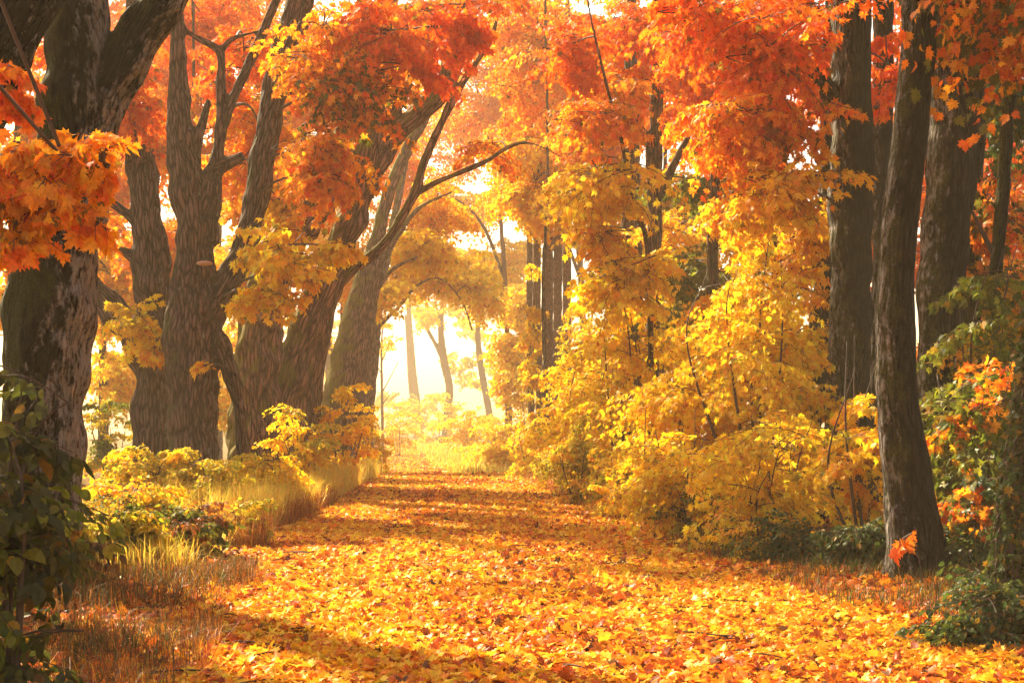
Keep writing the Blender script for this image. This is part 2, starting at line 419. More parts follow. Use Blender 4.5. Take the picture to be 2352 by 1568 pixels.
def trunk_mesh(name, limbs, mat, off, voxel, sides=20, flare=(0.5, 0.45, 5), lump=0.035, burl=0.03):
    """limbs: list of (n,4) control polylines; the first is the trunk. One blended skin."""
    mb = MB(); skel = []
    for k, l in enumerate(limbs):
        p = catmull(l, max(0.1, voxel * 3)); p[:, 3] = np.maximum(p[:, 3], voxel * 0.9)
        skel.append(p)
        mb.add(*tube(p, sides if k == 0 else 12, True, lump, flare if k == 0 else None))
    me = mb.mesh(name, mat, off, True)
    tmp = bpy.data.objects.new("tmp", me); C.objects.link(tmp)
    md = tmp.modifiers.new("r", 'REMESH'); md.mode = 'VOXEL'; md.voxel_size = voxel; md.use_smooth_shade = True
    sm = tmp.modifiers.new("s", 'SMOOTH'); sm.factor = 0.5; sm.iterations = 4
    dg = bpy.context.evaluated_depsgraph_get(); dg.update()
    out = bpy.data.meshes.new_from_object(tmp.evaluated_get(dg))
    out.name = name
    C.objects.unlink(tmp); bpy.data.objects.remove(tmp); bpy.data.meshes.remove(me)
    nv = len(out.vertices)
    co = np.zeros(nv * 3, np.float32); out.vertices.foreach_get("co", co); co = co.reshape(-1, 3).astype(float)
    no = np.zeros(nv * 3, np.float32); out.vertices.foreach_get("normal", no); no = no.reshape(-1, 3)
    # bark coordinates: position in the frame of the nearest limb
    best = np.full(nv, 1e9); bk = np.zeros((nv, 3), np.float32); lr = np.zeros(nv)
    for k, p in enumerate(skel):
        c = p[:, :3] - np.asarray(off); t, e1, e2 = frames(c)
        s = np.concatenate([[0], np.cumsum(np.linalg.norm(np.diff(c, axis=0), axis=1))]) + 7.3 * k
        for a in range(0, nv, 4000):
            d = co[a:a + 4000, None] - c[None]
            dd = np.linalg.norm(d, axis=2) - p[None, :, 3]
            j = dd.argmin(1); m = dd[np.arange(len(j)), j]
            dj = d[np.arange(len(j)), j]
            v = np.stack([(dj * e1[j]).sum(1), (dj * e2[j]).sum(1), s[j] + (dj * t[j]).sum(1)], 1)
            u = m < best[a:a + 4000]
            best[a:a + 4000][u] = m[u]; bk[a:a + 4000][u] = v[u]; lr[a:a + 4000][u] = p[j, 3][u]
    seed = int(rng.integers(1e6))
    q = bk.astype(float)
    am = burl * np.clip(lr / 0.35, 0.1, 1.0)
    ridge = 1 - np.abs(snoise(q * [1, 1, .10], 5.0, seed + 3))          # long vertical plates of bark
    co = co + no * (am * (snoise(co, 1.1, seed) + 0.5 * snoise(q * [1, 1, .45], 3.2, seed + 1)) + np.clip(lr / .35, .1, 1) * (0.010 * ridge + .006 * snoise(q * [1, 1, .35], 9, seed + 2)))[:, None]
    out.vertices.foreach_set("co", co.astype(np.float32).ravel())
    at = out.attributes.new("bark", 'FLOAT_VECTOR', 'POINT'); at.data.foreach_set("vector", bk.ravel())
    out.polygons.foreach_set("use_smooth", np.ones(len(out.polygons), bool))
    out.update()
    return out, skel

# ------------------------------------------------------------------ boughs: sprays of leaves on a twig, seen in layers
def make_bough(r, L=1.0, gap=0.055, droop=0.35):
    """unit bough along +X: leaf pos, axis, normal, rel size; twig polylines"""
    pos, ax, nr, sz, tw = [], [], [], [], []
    s = np.linspace(0, 1, 8)
    wob = r.normal(0, 0.03, 8).cumsum()
    main = np.stack([s * L, wob, 0.12 * s - droop * s ** 2], 1)
    tw.append((main, 1.0))
    def leaf(p, d):
        d = d / np.linalg.norm(d)
        for sg in (-1, 1):
            if r.random() < 0.12: continue
            lat = np.array([-d[1], d[0], 0]) * sg
            a = d * r.uniform(0.2, 1.0) + lat * r.uniform(0.3, 1.0) + np.array([0, 0, -r.uniform(0.25, 1.5)])
            a /= np.linalg.norm(a)
            up = np.array([0, 0, 1.0]) + 0.7 * d + r.normal(0, 0.38, 3)
            pos.append(p + lat * r.uniform(0.01, 0.05) + d * 0.01 + np.array([0, 0, -r.uniform(0, 0.03)]))
            ax.append(a); nr.append(up); sz.append(r.uniform(0.6, 1.15))
    for k in range(2, 15):
        q = k / 15.0
        i = q * 7; i0 = int(i); p0 = main[i0] * (1 - i + i0) + main[min(i0 + 1, 7)] * (i - i0)
        td = main[min(i0 + 1, 7)] - main[i0]; td /= np.linalg.norm(td)
        sg = 1 if k % 2 else -1
        an = sg * r.uniform(0.55, 1.15)
        d = np.array([td[0] * math.cos(an) - td[1] * math.sin(an), td[0] * math.sin(an) + td[1] * math.cos(an), td[2] + r.normal(0, 0.18)])
        ln = (0.42 * (1 - q) + 0.12) * r.uniform(0.7, 1.2)
        ss = np.linspace(0, 1, 4)[:, None]
        sub = p0 + d * ln * ss + np.array([0, 0, -0.30]) * ln * ss ** 2
        tw.append((sub, 0.45))
        m = max(2, int(ln / gap))
        for j in range(1, m + 1):
            f = j / m * 3; f0 = min(int(f), 2)
            p = sub[f0] * (1 - f + f0) + sub[f0 + 1] * (f - f0)
            leaf(p, sub[f0 + 1] - sub[f0])
    leaf(main[-1], main[-1] - main[-2]); leaf(main[-2], main[-1] - main[-2])
    return np.array(pos), np.array(ax), np.array(nr), np.array(sz), tw
_r = np.random.default_rng(3)
BOUGHS = [make_bough(_r) for _ in range(8)]
BOUGHS_DROOP = [make_bough(_r, droop=0.75) for _ in range(6)]

def rotz(v, a):
    c, s = math.cos(a), math.sin(a)
    return np.stack([v[:, 0] * c - v[:, 1] * s, v[:, 0] * s + v[:, 1] * c, v[:, 2]], 1)
def roty(v, a):
    c, s = math.cos(a), math.sin(a)
    return np.stack([v[:, 0] * c + v[:, 2] * s, v[:, 1], -v[:, 0] * s + v[:, 2] * c], 1)
def rotx(v, a):
    c, s = math.cos(a), math.sin(a)
    return np.stack([v[:, 0], v[:, 1] * c - v[:, 2] * s, v[:, 1] * s + v[:, 2] * c], 1)

def lod(D): return 'hi' if D < 15 else ('mid' if D < 42 else 'low')

def bezier(a, b, sag, n=6):
    t = np.linspace(0, 1, n)[:, None]
    m = (a + b) / 2 + np.array([0, 0, sag]) + rng.normal(0, 0.06, 3) * np.linalg.norm(b - a)
    return (1 - t) ** 2 * a + 2 * t * (1 - t) * m + t ** 2 * b

class Foliage:
    def __init__(s): s.leaf, s.twig = MB(), MB()
    def bough(s, start, yaw, L, pal, leaf, kind, pitch=0.0, roll=0.0, twig_r=0.012, droop=False, twigs=True, thin=1.0):
        bs = BOUGHS_DROOP if droop else BOUGHS
        p, a, n, z, tw = bs[int(rng.integers(len(bs)))]
        keep = rng.random(len(p)) < thin
        p, a, n, z = p[keep], a[keep], n[keep], z[keep]
        f = lambda v: rotz(roty(rotx(v, roll), pitch), yaw)
        pos = f(p) * L + start
        a = a + rng.normal(0, 0.22, a.shape); n = n + rng.normal(0, 0.25, n.shape)
        s.leaf.add(*_k(leaves_mesh(kind, pos, f(a), f(n), z * leaf, pick(pal, len(pos)))))
        if twigs:
            for poly, w_ in (tw if twigs is True else tw[:1]):
                q = f(poly) * L + start
                r = np.linspace(1, 0.35, len(q)) * twig_r * w_
                s.twig.add(*tube(np.hstack([q, r[:, None]]), 3, False))
    def fill(s, E, skel, leaf=0.13, kind=None, connect=True):
        """E = (px, py, D, rx, ry, depth, n, palette[, L][, droop]); the ellipsoid is in the world: survey point, metres"""
        px, py, D, rx, ry, rd, n, pal = E[:8]
        L = E[8] if len(E) > 8 else 1.6
        if D >= 38: n *= 2.8; leaf *= 1.4     # far crowns: fuller boughs
        elif D >= 18: n *= 1.15; leaf *= 1.2
        droop = False; thin = (.55 if D < 13 else .72) if len(E) > 9 else 1.0
        c = P(px, py, D); D0, D = D, SD(D); k_ = D / D0; L *= k_; rd *= k_; leaf *= k_
        rad = np.array([rx * D / F, rd, ry * D / F])
        rad = np.maximum(rad * .35, rad - 0.32 * L)      # boughs reach past their middle
        kind = kind or ('mid' if py < -450 else lod(D))
        # carry the cluster on a branch from the nearest lower part of the trunk
        hub = c
        if connect and skel:
            pts = np.vstack([k[:, :3] for k in skel]); rr = np.concatenate([k[:, 3] for k in skel])
            d = np.linalg.norm(pts - c, axis=1) + np.maximum(pts[:, 2] - c[2], 0) * 1.5
            a = pts[d.argmin()]
            ln = np.linalg.norm(c - a)
            if ln > 0.4:
                b = bezier(a, c, 0.10 * ln, 9)
                r0 = min(rr[d.argmin()] * 0.55, 0.012 + 0.007 * ln)
                s.twig.add(*tube(np.hstack([b, np.linspace(r0, 0.014, 9)[:, None]]), 6, False))
        # a crown mass is built of a few flattened tiers with gaps between them
        c0, rad0, hub0 = c, rad, hub
        tiers = max(1, int(n) // 5) if rad.min() > .25 else 1
        ctr = [c0 + rng.uniform(-.75, .75, 3) * rad0 for _ in range(tiers)] if tiers > 1 else [c0]
        for k in range(int(n)):
            if tiers > 1:
                c = ctr[k % tiers]; rad = rad0 * np.array([.75, .75, .26]); hub = c
                if k < tiers and connect and D < 60:
                    b = bezier(hub0, c, rng.uniform(-.1, .2), 6)
                    s.twig.add(*tube(np.hstack([b, np.linspace(0.024, 0.013, 6)[:, None]]), 4, False))
            v = rng.normal(size=3) * .58
            p = c + v * rad
            out = math.atan2(p[1] - c[1], p[0] - c[0]) if np.hypot(v[0], v[1]) > 0.25 else rng.uniform(0, 6.28)
            yaw = out + rng.normal(0, 0.8)
            l = L * rng.uniform(0.65, 1.2)
            st = p - np.array([math.cos(yaw), math.sin(yaw), 0]) * l * 0.5
            s.bough(st, yaw, l, pal, leaf * rng.uniform(0.85, 1.15), kind, rng.normal(0.05, 0.25), rng.normal(0, 0.3), 0.011 if D < 40 else 0.013, droop, True if D < 40 else 1, thin)
            if connect and D < 60:
                b = bezier(hub, st, rng.uniform(-.1, .15), 5)
                s.twig.add(*tube(np.hstack([b, np.linspace(0.016, 0.011, 5)[:, None]]), 3, False))
    def emit(s, root, off, crown='crown', branches='branches'):
        if not s.leaf.n and not s.twig.n: return
        # leaves (triangles) and the twigs that carry them (quads) make one crown
        n0 = s.leaf.n
        for v, q in zip(s.twig.V, s.twig.Q):
            s.leaf.V.append(v); s.leaf.Q.append(q + n0); s.leaf.K.append(np.full((len(v), 3), .05))
        me = s.leaf.mesh(crown, [M_LEAF, M_TWIG], off)
        nt_ = sum(len(t) for t in s.leaf.T); mi = np.zeros(len(me.polygons), np.int32); mi[nt_:] = 1
        me.polygons.foreach_set("material_index", mi)
        sm_ = np.zeros(len(me.polygons), bool); sm_[nt_:] = True
        me.polygons.foreach_set("use_smooth", sm_)
        obj(crown, me, root)
def _k(x): return x[0], x[1], None, x[2]

def limb(D, *pts):
    """control points (px, py, width_px[, D]) -> (n,4) polyline in metres"""
    o = []
    for p in pts:
        d = p[3] if len(p) > 3 else D
        o.append([*P(p[0], p[1], d), p[2] / 2 * SD(d) / F])
    return np.array(o)

def tree(label, D, trunk, limbs=(), crown=(), mat=None, voxel=None, leaf=0.13, group=None, name='maple_tree', cat='tree', flare=(0.5, 0.45, 5), burl=0.03, extra=None, kind=None):
    t = limb(D, *trunk)
    b = ground_pt(t[0, 0], t[0, 1]); 
    # root the trunk in the ground
    t[0, 2] = b[2] - 0.2
    root = thing(name, label, cat, b, group)
    vx = voxel or (0.03 if D < 20 else 0.038 if D < 40 else 0.08 if D < 60 else .11)
    ll = [limb(D, *l) for l in limbs]
    ls = [t] + [l for l in ll if l[0, 3] > 1.8 * vx]
    thin_limbs = [l for l in ll if l[0, 3] <= 1.8 * vx]
    me, skel = trunk_mesh('trunk', ls, mat or B_HAZED, b, vx, flare=flare, burl=burl)
    obj('trunk', me, root)
    fo = Foliage()
    for l in thin_limbs:
        l = catmull(l, .15); fo.twig.add(*tube(l, 7, False)); skel.append(l)
    for e in crown: fo.fill(e, skel, leaf, kind)
    if extra: extra(fo, skel)
    fo.emit(root, b)
    return root

# ------------------------------------------------------------------ ground and path
def sheet(name, xs, ys, zf, mat):
    X, Y = np.meshgrid(xs, ys)
    Z = zf(X, Y)
    V = np.stack([X, Y, Z], -1).reshape(-1, 3)
    n, m = len(xs), len(ys)
    i, j = np.meshgrid(np.arange(m - 1), np.arange(n - 1), indexing='ij')
    Q = np.stack([i * n + j, i * n + j + 1, (i + 1) * n + j + 1, (i + 1) * n + j], -1).reshape(-1, 4)
    o = obj(name, mesh_from(name, V, None, mat, None, Q, True)); o["kind"] = "structure"
    return o
xs = np.concatenate([np.linspace(-300, -24, 18)[:-1], np.linspace(-24, 24, 121), np.linspace(24, 300, 18)[1:]])
ys = np.concatenate([np.linspace(-20, 70, 226), np.linspace(70, 400, 80)[1:]])
def zg(X, Y):
    d = np.abs(X - path_c(Y)) - path_w(Y)
    return gz(X, Y) - 0.05 * (1 - smooth(-0.6, -0.1, d)) * (Y < 338)
sheet("ground", xs, ys, zg, M_GROUND)
yp = np.concatenate([np.linspace(-10, 70, 201), np.linspace(70, 338, 140)[1:]])
up = np.linspace(-1, 1, 33)
U, Yp = np.meshgrid(up, yp)
Xp = path_c(Yp) + U * (path_w(Yp) + 0.1)
Vp = np.stack([Xp, Yp, gz(Xp, Yp) - 0.012], -1).reshape(-1, 3)
n_ = len(up); i_, j_ = np.meshgrid(np.arange(len(yp) - 1), np.arange(n_ - 1), indexing='ij')
Qp = np.stack([i_ * n_ + j_, i_ * n_ + j_ + 1, (i_ + 1) * n_ + j_ + 1, (i_ + 1) * n_ + j_], -1).reshape(-1, 4)
o = obj("path", mesh_from("path", Vp, None, M_PATH, None, Qp, True)); o["kind"] = "structure"

# fallen leaves, one carpet nobody could count
def litter(mb, n, y0, y1, wfun, kind, size, pal, power=1.0, tilt=0.33):
    y = y0 + (y1 - y0) * rng.random(n) ** power
    x = path_c(y) + wfun(y, rng.uniform(-1, 1, n))
    p2 = np.stack([x, y, np.zeros(n)], 1)
    patch = snoise(p2 * [1, 0.55, 1], 0.42, 21) + 0.5 * snoise(p2, 1.1, 22)
    z = gz(x, y) + rng.uniform(0.0, 0.035, n)
    th = rng.uniform(0, 6.28, n)
    ax = np.stack([np.cos(th), np.sin(th), rng.normal(0, tilt * 0.5, n)], 1)
    nr = np.stack([rng.normal(0, tilt, n), rng.normal(0, tilt, n), np.ones(n)], 1)
    col = pick(pal, n)
    alt = pick('rlitter', n)
    d = np.abs(x - path_c(y)) / path_w(y)
    m = patch + rng.normal(0, 0.5, n) + np.where((d > 0.15) & (d < 0.5), 0.25, -0.15) > 0.36
    col[m] = alt[m]
    sz = size * rng.choice([.45, .8, 1.0, 1.25], n, p=[.22, .33, .3, .15]) * rng.uniform(.8, 1.15, n)
    bare = snoise(p2 * [1, .35, 1], 0.9, 41) + rng.normal(0, .35, n) > 0.75
    sz[bare & (rng.random(n) < .7)] *= .3
    mb.add(*_k(leaves_mesh(kind, np.stack([x, y, z], 1), ax, nr, sz, col, 1.5)))
mb = MB()
inside = lambda y, u: u * path_w(y) * 1.02
litter(mb, 26000, 8.0, 15, inside, 'hi', 0.092, 'litter', 0.9)
litter(mb, 34000, 15, 30, inside, 'mid', 0.105, 'litter', 0.9)
litter(mb, 26000, 30, 75, inside, 'low', 0.13, 'litter', 1.2)
litter(mb, 26000, 70, 300, inside, 'low', 0.30, 'litter', 1.3)
for k in range(260):
    y = rng.uniform(8.5, 40); x = path_c(y) + rng.uniform(-1.15, 1.15) * path_w(y); a = rng.uniform(0, 6.28); l = rng.uniform(.1, .5)
    z = float(gz(np.array([x]), np.array([y]))[0]) + .03
    q = np.array([[x - math.cos(a) * l / 2, y - math.sin(a) * l / 2, z, .005], [x, y + rng.normal(0, .03), z + .015, .006], [x + math.cos(a) * l / 2, y + math.sin(a) * l / 2, z + .005, .003]])
    V, T_, Q_ = tube(catmull(q, .08), 4, False)
    mb.add(V, None, Q_, np.tile(np.array([[.05, .025, .015]]), (len(V), 1)))
verge = lambda y, u: np.sign(u) * (path_w(y) + np.abs(u) ** 1.5 * 5.5)
litter(mb, 18000, 8.0, 16, verge, 'hi', 0.11, 'rlitter', 1)
litter(mb, 42000, 50, 230, lambda y, u: u * 13, 'low', 0.30, 'litter', 1.2)
litter(mb, 16000, 16, 45, verge, 'mid', 0.12, 'rlitter', 1)
o = obj("fallen_leaves", mb.mesh("fallen_leaves", M_LITTER)); o["kind"] = "stuff"
o["label"] = "carpet of yellow and rust maple leaves covering the path"; o["category"] = "fallen leaves"

# grass
def grass(mb, n, area, h, pal, lean=0.35, width=0.006):
    """area: function n -> x, y"""
    x, y = area(n)
    z = gz(x, y) - 0.02
    hh = h * rng.uniform(0.45, 1.15, n)
    a = rng.uniform(0, 6.28, n)
    ln = np.abs(rng.normal(0, lean, n))
    dx, dy = np.cos(a) * ln, np.sin(a) * ln
    wa = a + 1.57 + rng.normal(0, .5, n)
    wx, wy = np.cos(wa) * width, np.sin(wa) * width
    b = np.stack([x, y, z], 1); wv = np.stack([wx, wy, np.zeros(n)], 1)
    m = b + np.stack([dx * hh * .35, dy * hh * .35, hh * .62], 1)
    t = b + np.stack([dx * hh, dy * hh, hh * (1 - .3 * ln)], 1)
    V = np.stack([b - wv, b + wv, m - wv * .8, m + wv * .8, t], 1).reshape(-1, 3)
    tr = np.array([[0, 1, 3], [0, 3, 2], [2, 3, 4]])
    T = (tr[None] + (np.arange(n) * 5)[:, None, None]).reshape(-1, 3)
    mb.add(V, T, None, np.repeat(pick(pal, n), 5, axis=0))
def band(y0, y1, d0, d1, side, clump=0.0):
    """strip beside the path, d0..d1 metres off its edge; side -1 left, +1 right"""
    def f(n):
        x = np.zeros(0); y = np.zeros(0)
        while len(x) < n:
            yy = rng.uniform(y0, y1, n); xx = path_c(yy) + side * (path_w(yy) + rng.uniform(d0, d1, n))
            k = snoise(np.stack([xx, yy, xx * 0], 1), 0.55, 31) + rng.normal(0, .45, n) > clump
            x = np.append(x, xx[k]); y = np.append(y, yy[k])
        return x[:n], y[:n]
    return f
def stuff(name, mb, mat, label, cat):
    o = obj(name, mb.mesh(name, mat)); o["kind"] = "stuff"; o["label"] = label; o["category"] = cat
    return o
mb = MB()
grass(mb, 22000, band(22, 46, 0.0, 2.0, -1, -0.8), 0.75, 'straw', 0.5)
grass(mb, 5000, band(19, 30, -0.15, 0.7, -1, 0.0), 0.50, 'rust', 0.5)
grass(mb, 7000, band(15, 26, 0.3, 2.4, -1, 0.0), 0.45, 'straw', 0.7)
grass(mb, 8000, band(46, 125, 0.0, 2.0, -1, -0.6), 0.6, 'straw', width=0.02)
grass(mb, 9000, band(62, 200, -0.5, 9.0, 1, -0.4), 0.7, 'straw', .5, width=0.03)
stuff("tall_golden_grass", mb, M_GRASS, "tall golden and rusty grass lining the path's left edge", "grass")
mb = MB()
grass(mb, 9000, band(8.2, 16.5, -0.4, 2.8, -1, 0.0), 0.30, 'brown', 0.9, 0.003)
grass(mb, 2500, band(8.2, 15.5, -0.5, 2.6, -1, 0.3), 0.34, 'rust', 0.9, 0.003)
grass(mb, 2500, band(9, 16.5, -0.2, 2.6, -1, 0.2), 0.28, 'green', 0.9, 0.004)
stuff("dark_brown_grass", mb, M_GRASS, "matted dark brown grass in the lower left corner", "grass")
mb = MB()
grass(mb, 5000, band(11, 22, -0.25, 1.8, 1, 0.1), 0.24, 'brown', 0.9, 0.003)
grass(mb, 2500, band(11, 22, -0.1, 1.8, 1, 0.2), 0.24, 'green', 0.9, 0.004)
grass(mb, 3000, band(20, 45, -0.1, 0.9, 1, 0.1), 0.30, 'rust', 0.8, 0.005)
stuff("brown_verge_grass", mb, M_GRASS, "thin brown grass on the verge right of the path", "grass")

# ------------------------------------------------------------------ trees on the left of the path
def W(x, y, z, r, rd, n, pal, L):
    """an unseen crown mass in metres, added to block light"""
    return (CX + x * F / y, CY - (z - CAM_H) * F / y, y, r * F / y, r * .7 * F / y, rd, n, pal, L)
AVENUE = "old maples lining the path on the left"
tree("black leaning maple limb at the top left corner with orange sprays hanging from it", 14,
     [(-215, 1400, 230), (-205, 1000, 210), (-180, 650, 195), (-120, 380, 180), (-30, 170, 165), (60, 0, 150), (160, -200, 120), (230, -420, 80)],
     [[(-150, 500, 70, 13.6), (-120, 440, 50, 12), (-60, 400, 30, 11), (40, 380, 18, 10.2), (150, 370, 9, 9.8)]],
     [(60, 340, 10, 150, 90, .5, 5, 'or', .6, True), (235, 360, 9.8, 190, 90, .5, 7, 'or', .6, True), (110, 450, 10, 150, 90, .5, 5, 'or', .58, True), (50, 545, 10, 90, 60, .4, 3, 'or', .5, True), (10, 190, 11.5, 45, 90, .4, 3, 'redor', .6, True), (-250, -380, 15, 200, 200, 2.0, 10, 'redor', 2.0), W(-4.5, 6, 9.5, 4, 5, 60, 'redor', 2.6), W(-6, 1, 7, 3, 5, 40, 'redor', 2.6)],  # last two crown masses are unseen, added to block sky behind the camera
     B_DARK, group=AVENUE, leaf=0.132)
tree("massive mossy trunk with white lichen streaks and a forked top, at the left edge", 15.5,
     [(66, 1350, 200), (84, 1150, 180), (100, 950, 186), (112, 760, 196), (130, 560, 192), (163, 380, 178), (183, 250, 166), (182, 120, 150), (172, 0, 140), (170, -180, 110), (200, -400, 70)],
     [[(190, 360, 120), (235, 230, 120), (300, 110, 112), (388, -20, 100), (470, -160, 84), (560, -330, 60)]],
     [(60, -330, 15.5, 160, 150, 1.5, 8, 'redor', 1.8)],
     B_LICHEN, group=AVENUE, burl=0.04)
tree("knobbly pollarded maple trunk with a broken top, behind the massive mossy trunk", 31,
     [(352, 1090, 96), (352, 960, 88), (350, 860, 84), (348, 720, 72), (346, 600, 78), (338, 500, 70), (330, 420, 66), (334, 365, 60), (330, 335, 40)],
     [[(345, 900, 60), (322, 800, 66), (285, 745, 62), (235, 685, 62), (180, 620, 52), (120, 520, 38), (90, 380, 24)],
      [(338, 545, 40), (300, 500, 24), (245, 455, 18), (190, 400, 12)], [(340, 610, 34), (300, 585, 26), (272, 572, 14)],
      [(320, 420, 44), (300, 330, 40), (300, 230, 38), (318, 120, 34), (300, 0, 28), (290, -150, 18)]],
     [(320, 730, 29.5, 70, 60, .8, 9, 'yel', 1.1, True), (350, 800, 29.6, 36, 30, .4, 3, 'gold', .7, True), (280, 250, 31, 130, 130, 1.5, 16, 'redor'), (250, 100, 31, 130, 120, 1.5, 12, 'redor'), (200, 560, 32, 60, 90, 1, 6, 'or')],
     B_MAPLE, group=AVENUE, burl=0.06)

def fungus(root, p, r):
    n = 24; V = []; 
    a = np.linspace(0, 2 * np.pi, n, endpoint=False)
    for h, k in ((-0.035, .35), (-0.02, .8), (0.0, 1.0), (0.03, .9), (0.055, .55)):
        V.append(np.stack([np.cos(a) * r * k, np.sin(a) * r * k * .8, np.full(n, h)], 1))
    V = np.vstack(V); Q = []
    for i in range(4):
        for j in range(n): Q.append([i * n + j, i * n + (j + 1) % n, (i + 1) * n + (j + 1) % n, (i + 1) * n + j])
    T = [[len(V), (j + 1) % n, j] for j in range(n)] + [[len(V) + 1, 4 * n + j, 4 * n + (j + 1) % n] for j in range(n)]
    V = np.vstack([V, [[0, 0, -.035], [0, 0, .06]]]) 
    m, nn, N, L = new_mat("pinkish_fungus")
    out = N.new("ShaderNodeOutputMaterial"); bs = N.new("ShaderNodeBsdfPrincipled"); bs.inputs["Roughness"].default_value = .7
    nz = N.new("ShaderNodeTexNoise"); nz.inputs["Scale"].default_value = 20
    mx = N.new("ShaderNodeMix"); mx.data_type = 'RGBA'; mx.inputs[6].default_value = (.35, .17, .11, 1); mx.inputs[7].default_value = (.5, .3, .2, 1)
    L.new(nz.outputs[0], mx.inputs[0]); L.new(mx.outputs[2], bs.inputs["Base Color"]); L.new(bs.outputs[0], out.inputs[0])
    obj('bracket_fungus', mesh_from('bracket_fungus', V, T, m, None, Q, True), root, Vector(p) - root.location)

t2 = tree("forked maple with a smooth grey trunk, an eye-shaped knot and a long curved right limb", 29,
     [(440, 1110, 116), (441, 960, 110), (442, 850, 118), (443, 760, 122), (446, 690, 108), (446, 600, 84), (444, 520, 80), (430, 430, 76), (416, 330, 66), (410, 200, 44), (408, 60, 32), (400, -150, 18)],
     [[(450, 830, 100), (478, 740, 78), (500, 690, 64), (535, 630, 62), (566, 560, 58), (585, 480, 58), (600, 380, 60), (618, 280, 62), (642, 170, 60), (680, 40, 60), (720, -80, 50), (760, -260, 34)],
      [(455, 780, 80), (490, 770, 60), (510, 800, 46), (528, 850, 40), (545, 905, 34), (552, 960, 30), (556, 1060, 28), (556, 1120, 28)],
      [(450, 600, 60), (476, 500, 54), (488, 430, 46), (500, 350, 34), (510, 270, 28), (507, 180, 22), (503, 118, 20), (440, 80, 13), (412, 45, 8)],
      [(503, 125, 16), (530, 92, 14), (570, 78, 9), (610, 70, 5)],
      [(506, 300, 26), (540, 215, 24), (575, 140, 24), (610, 60, 22), (650, -40, 16)],
      [(470, 560, 60), (482, 430, 50), (492, 395, 44), (530, 372, 30), (560, 358, 22)],
      [(440, 420, 34), (455, 320, 24), (480, 230, 15)]],
     [(640, 590, 27, 95, 75, .8, 12, 'yel', 1.2, True), (770, 570, 27, 70, 48, .5, 6, 'yel', .9, True), (610, 670, 27, 75, 35, .5, 6, 'yel', .9, True), (700, 640, 27, 35, 55, .4, 3, 'gold', .8, True), (468, 838, 27.5, 16, 16, .2, 1.2, 'gold', .5, True),
      (750, 330, 27.5, 110, 90, 1.4, 15, 'or', 1.5, True), (780, 130, 27, 190, 150, 2.2, 26, 'or', 1.6, True), (900, 70, 26.5, 150, 80, 1.5, 15, 'redor', 1.5, True), (1050, 55, 26, 80, 55, .8, 12, 'red', 1.2, True), (800, 210, 27, 150, 60, 1.2, 16, 'mixr', 1.4, True),
      (930, 150, 26.5, 110, 25, .5, 5, 'red', 1.0, True), (740, 410, 27.3, 80, 45, .8, 7, 'or', 1.1, True), (650, 470, 31, 60, 80, .8, 8, 'gold', 1.1, True),
      (560, 130, 33, 170, 140, 1.5, 18, 'redor', 1.5), (600, 330, 33, 120, 120, 1.2, 14, 'or', 1.4), (420, -250, 28, 300, 120, 2, 12, 'redor', 2.0)],
     B_MAPLE, group=AVENUE, burl=0.05)
fungus(t2, P(470, 606, 28.35), 0.17)
tree("huge gnarled maple trunk thick with yellow moss at its left side", 34.5,
     [(588, 1135, 132), (586, 1000, 116), (584, 880, 112), (588, 780, 106), (604, 700, 98), (640, 600, 80), (700, 500, 72), (755, 410, 64), (790, 330, 54), (815, 200, 44), (830, 50, 34), (840, -120, 20)],
     [[(580, 900, 60), (605, 800, 44), (618, 740, 40), (650, 650, 36), (665, 540, 30)]],
     [(760, -120, 34, 200, 80, 1.5, 6, 'redor', 2.0), (640, 300, 35, 150, 180, 1.5, 16, 'or', 1.5), (560, 560, 36, 60, 120, 1.0, 6, 'gold', 1.3)],
     B_MOSSY, group=AVENUE, flare=(0.7, 0.6, 4), burl=0.09)
tree("tall leaning maple whose mossy trunk splits high up into several steep limbs", 35.5,
     [(625, 1140, 120), (630, 1000, 100), (655, 880, 84), (684, 800, 78), (722, 700, 72), (764, 610, 68), (806, 504, 66), (842, 360, 74), (864, 250, 66), (878, 150, 54), (890, 20, 44), (900, -150, 26)],
     [[(845, 430, 56), (868, 380, 50), (905, 315, 48), (948, 272, 46), (994, 228, 48), (1030, 172, 46), (1052, 95, 42), (1062, 0, 34), (1075, -150, 20)],
      [(690, 790, 44), (715, 735, 28), (757, 677, 24), (802, 629, 23), (856, 583, 22), (890, 547, 22), (943, 464, 22), (978, 363, 20), (1024, 262, 18), (1054, 205, 17), (1096, 140, 15), (1130, 85, 12), (1150, 0, 8)],
      [(955, 445, 15), (1000, 420, 13), (1044, 402, 12), (1114, 372, 11), (1160, 342, 10), (1205, 328, 8), (1250, 340, 5), (1290, 362, 3)],
      [(868, 300, 30), (895, 240, 22), (912, 170, 18), (930, 80, 12)], [(875, 320, 30), (910, 260, 22), (940, 190, 18), (960, 110, 12)]],
     [(980, 20, 34, 160, 70, 1.5, 14, 'redor', 1.5), (1130, 330, 37, 90, 50, 1.2, 5, 'or', 1.3)],
     B_MOSSY, group=AVENUE, burl=0.06)
tree("deeply furrowed upright maple trunk just right of the moss-covered one", 38,
     [(694, 1120, 92), (694, 1000, 80), (700, 900, 76), (718, 800, 70), (745, 700, 62), (778, 600, 54), (812, 500, 46), (835, 400, 38), (850, 280, 30), (860, 150, 22)],
     [], [(800, 120, 39, 140, 110, 1.5, 10, 'or', 1.6)], B_MOSSY, group=AVENUE, flare=(0.5, 0.5, 5))
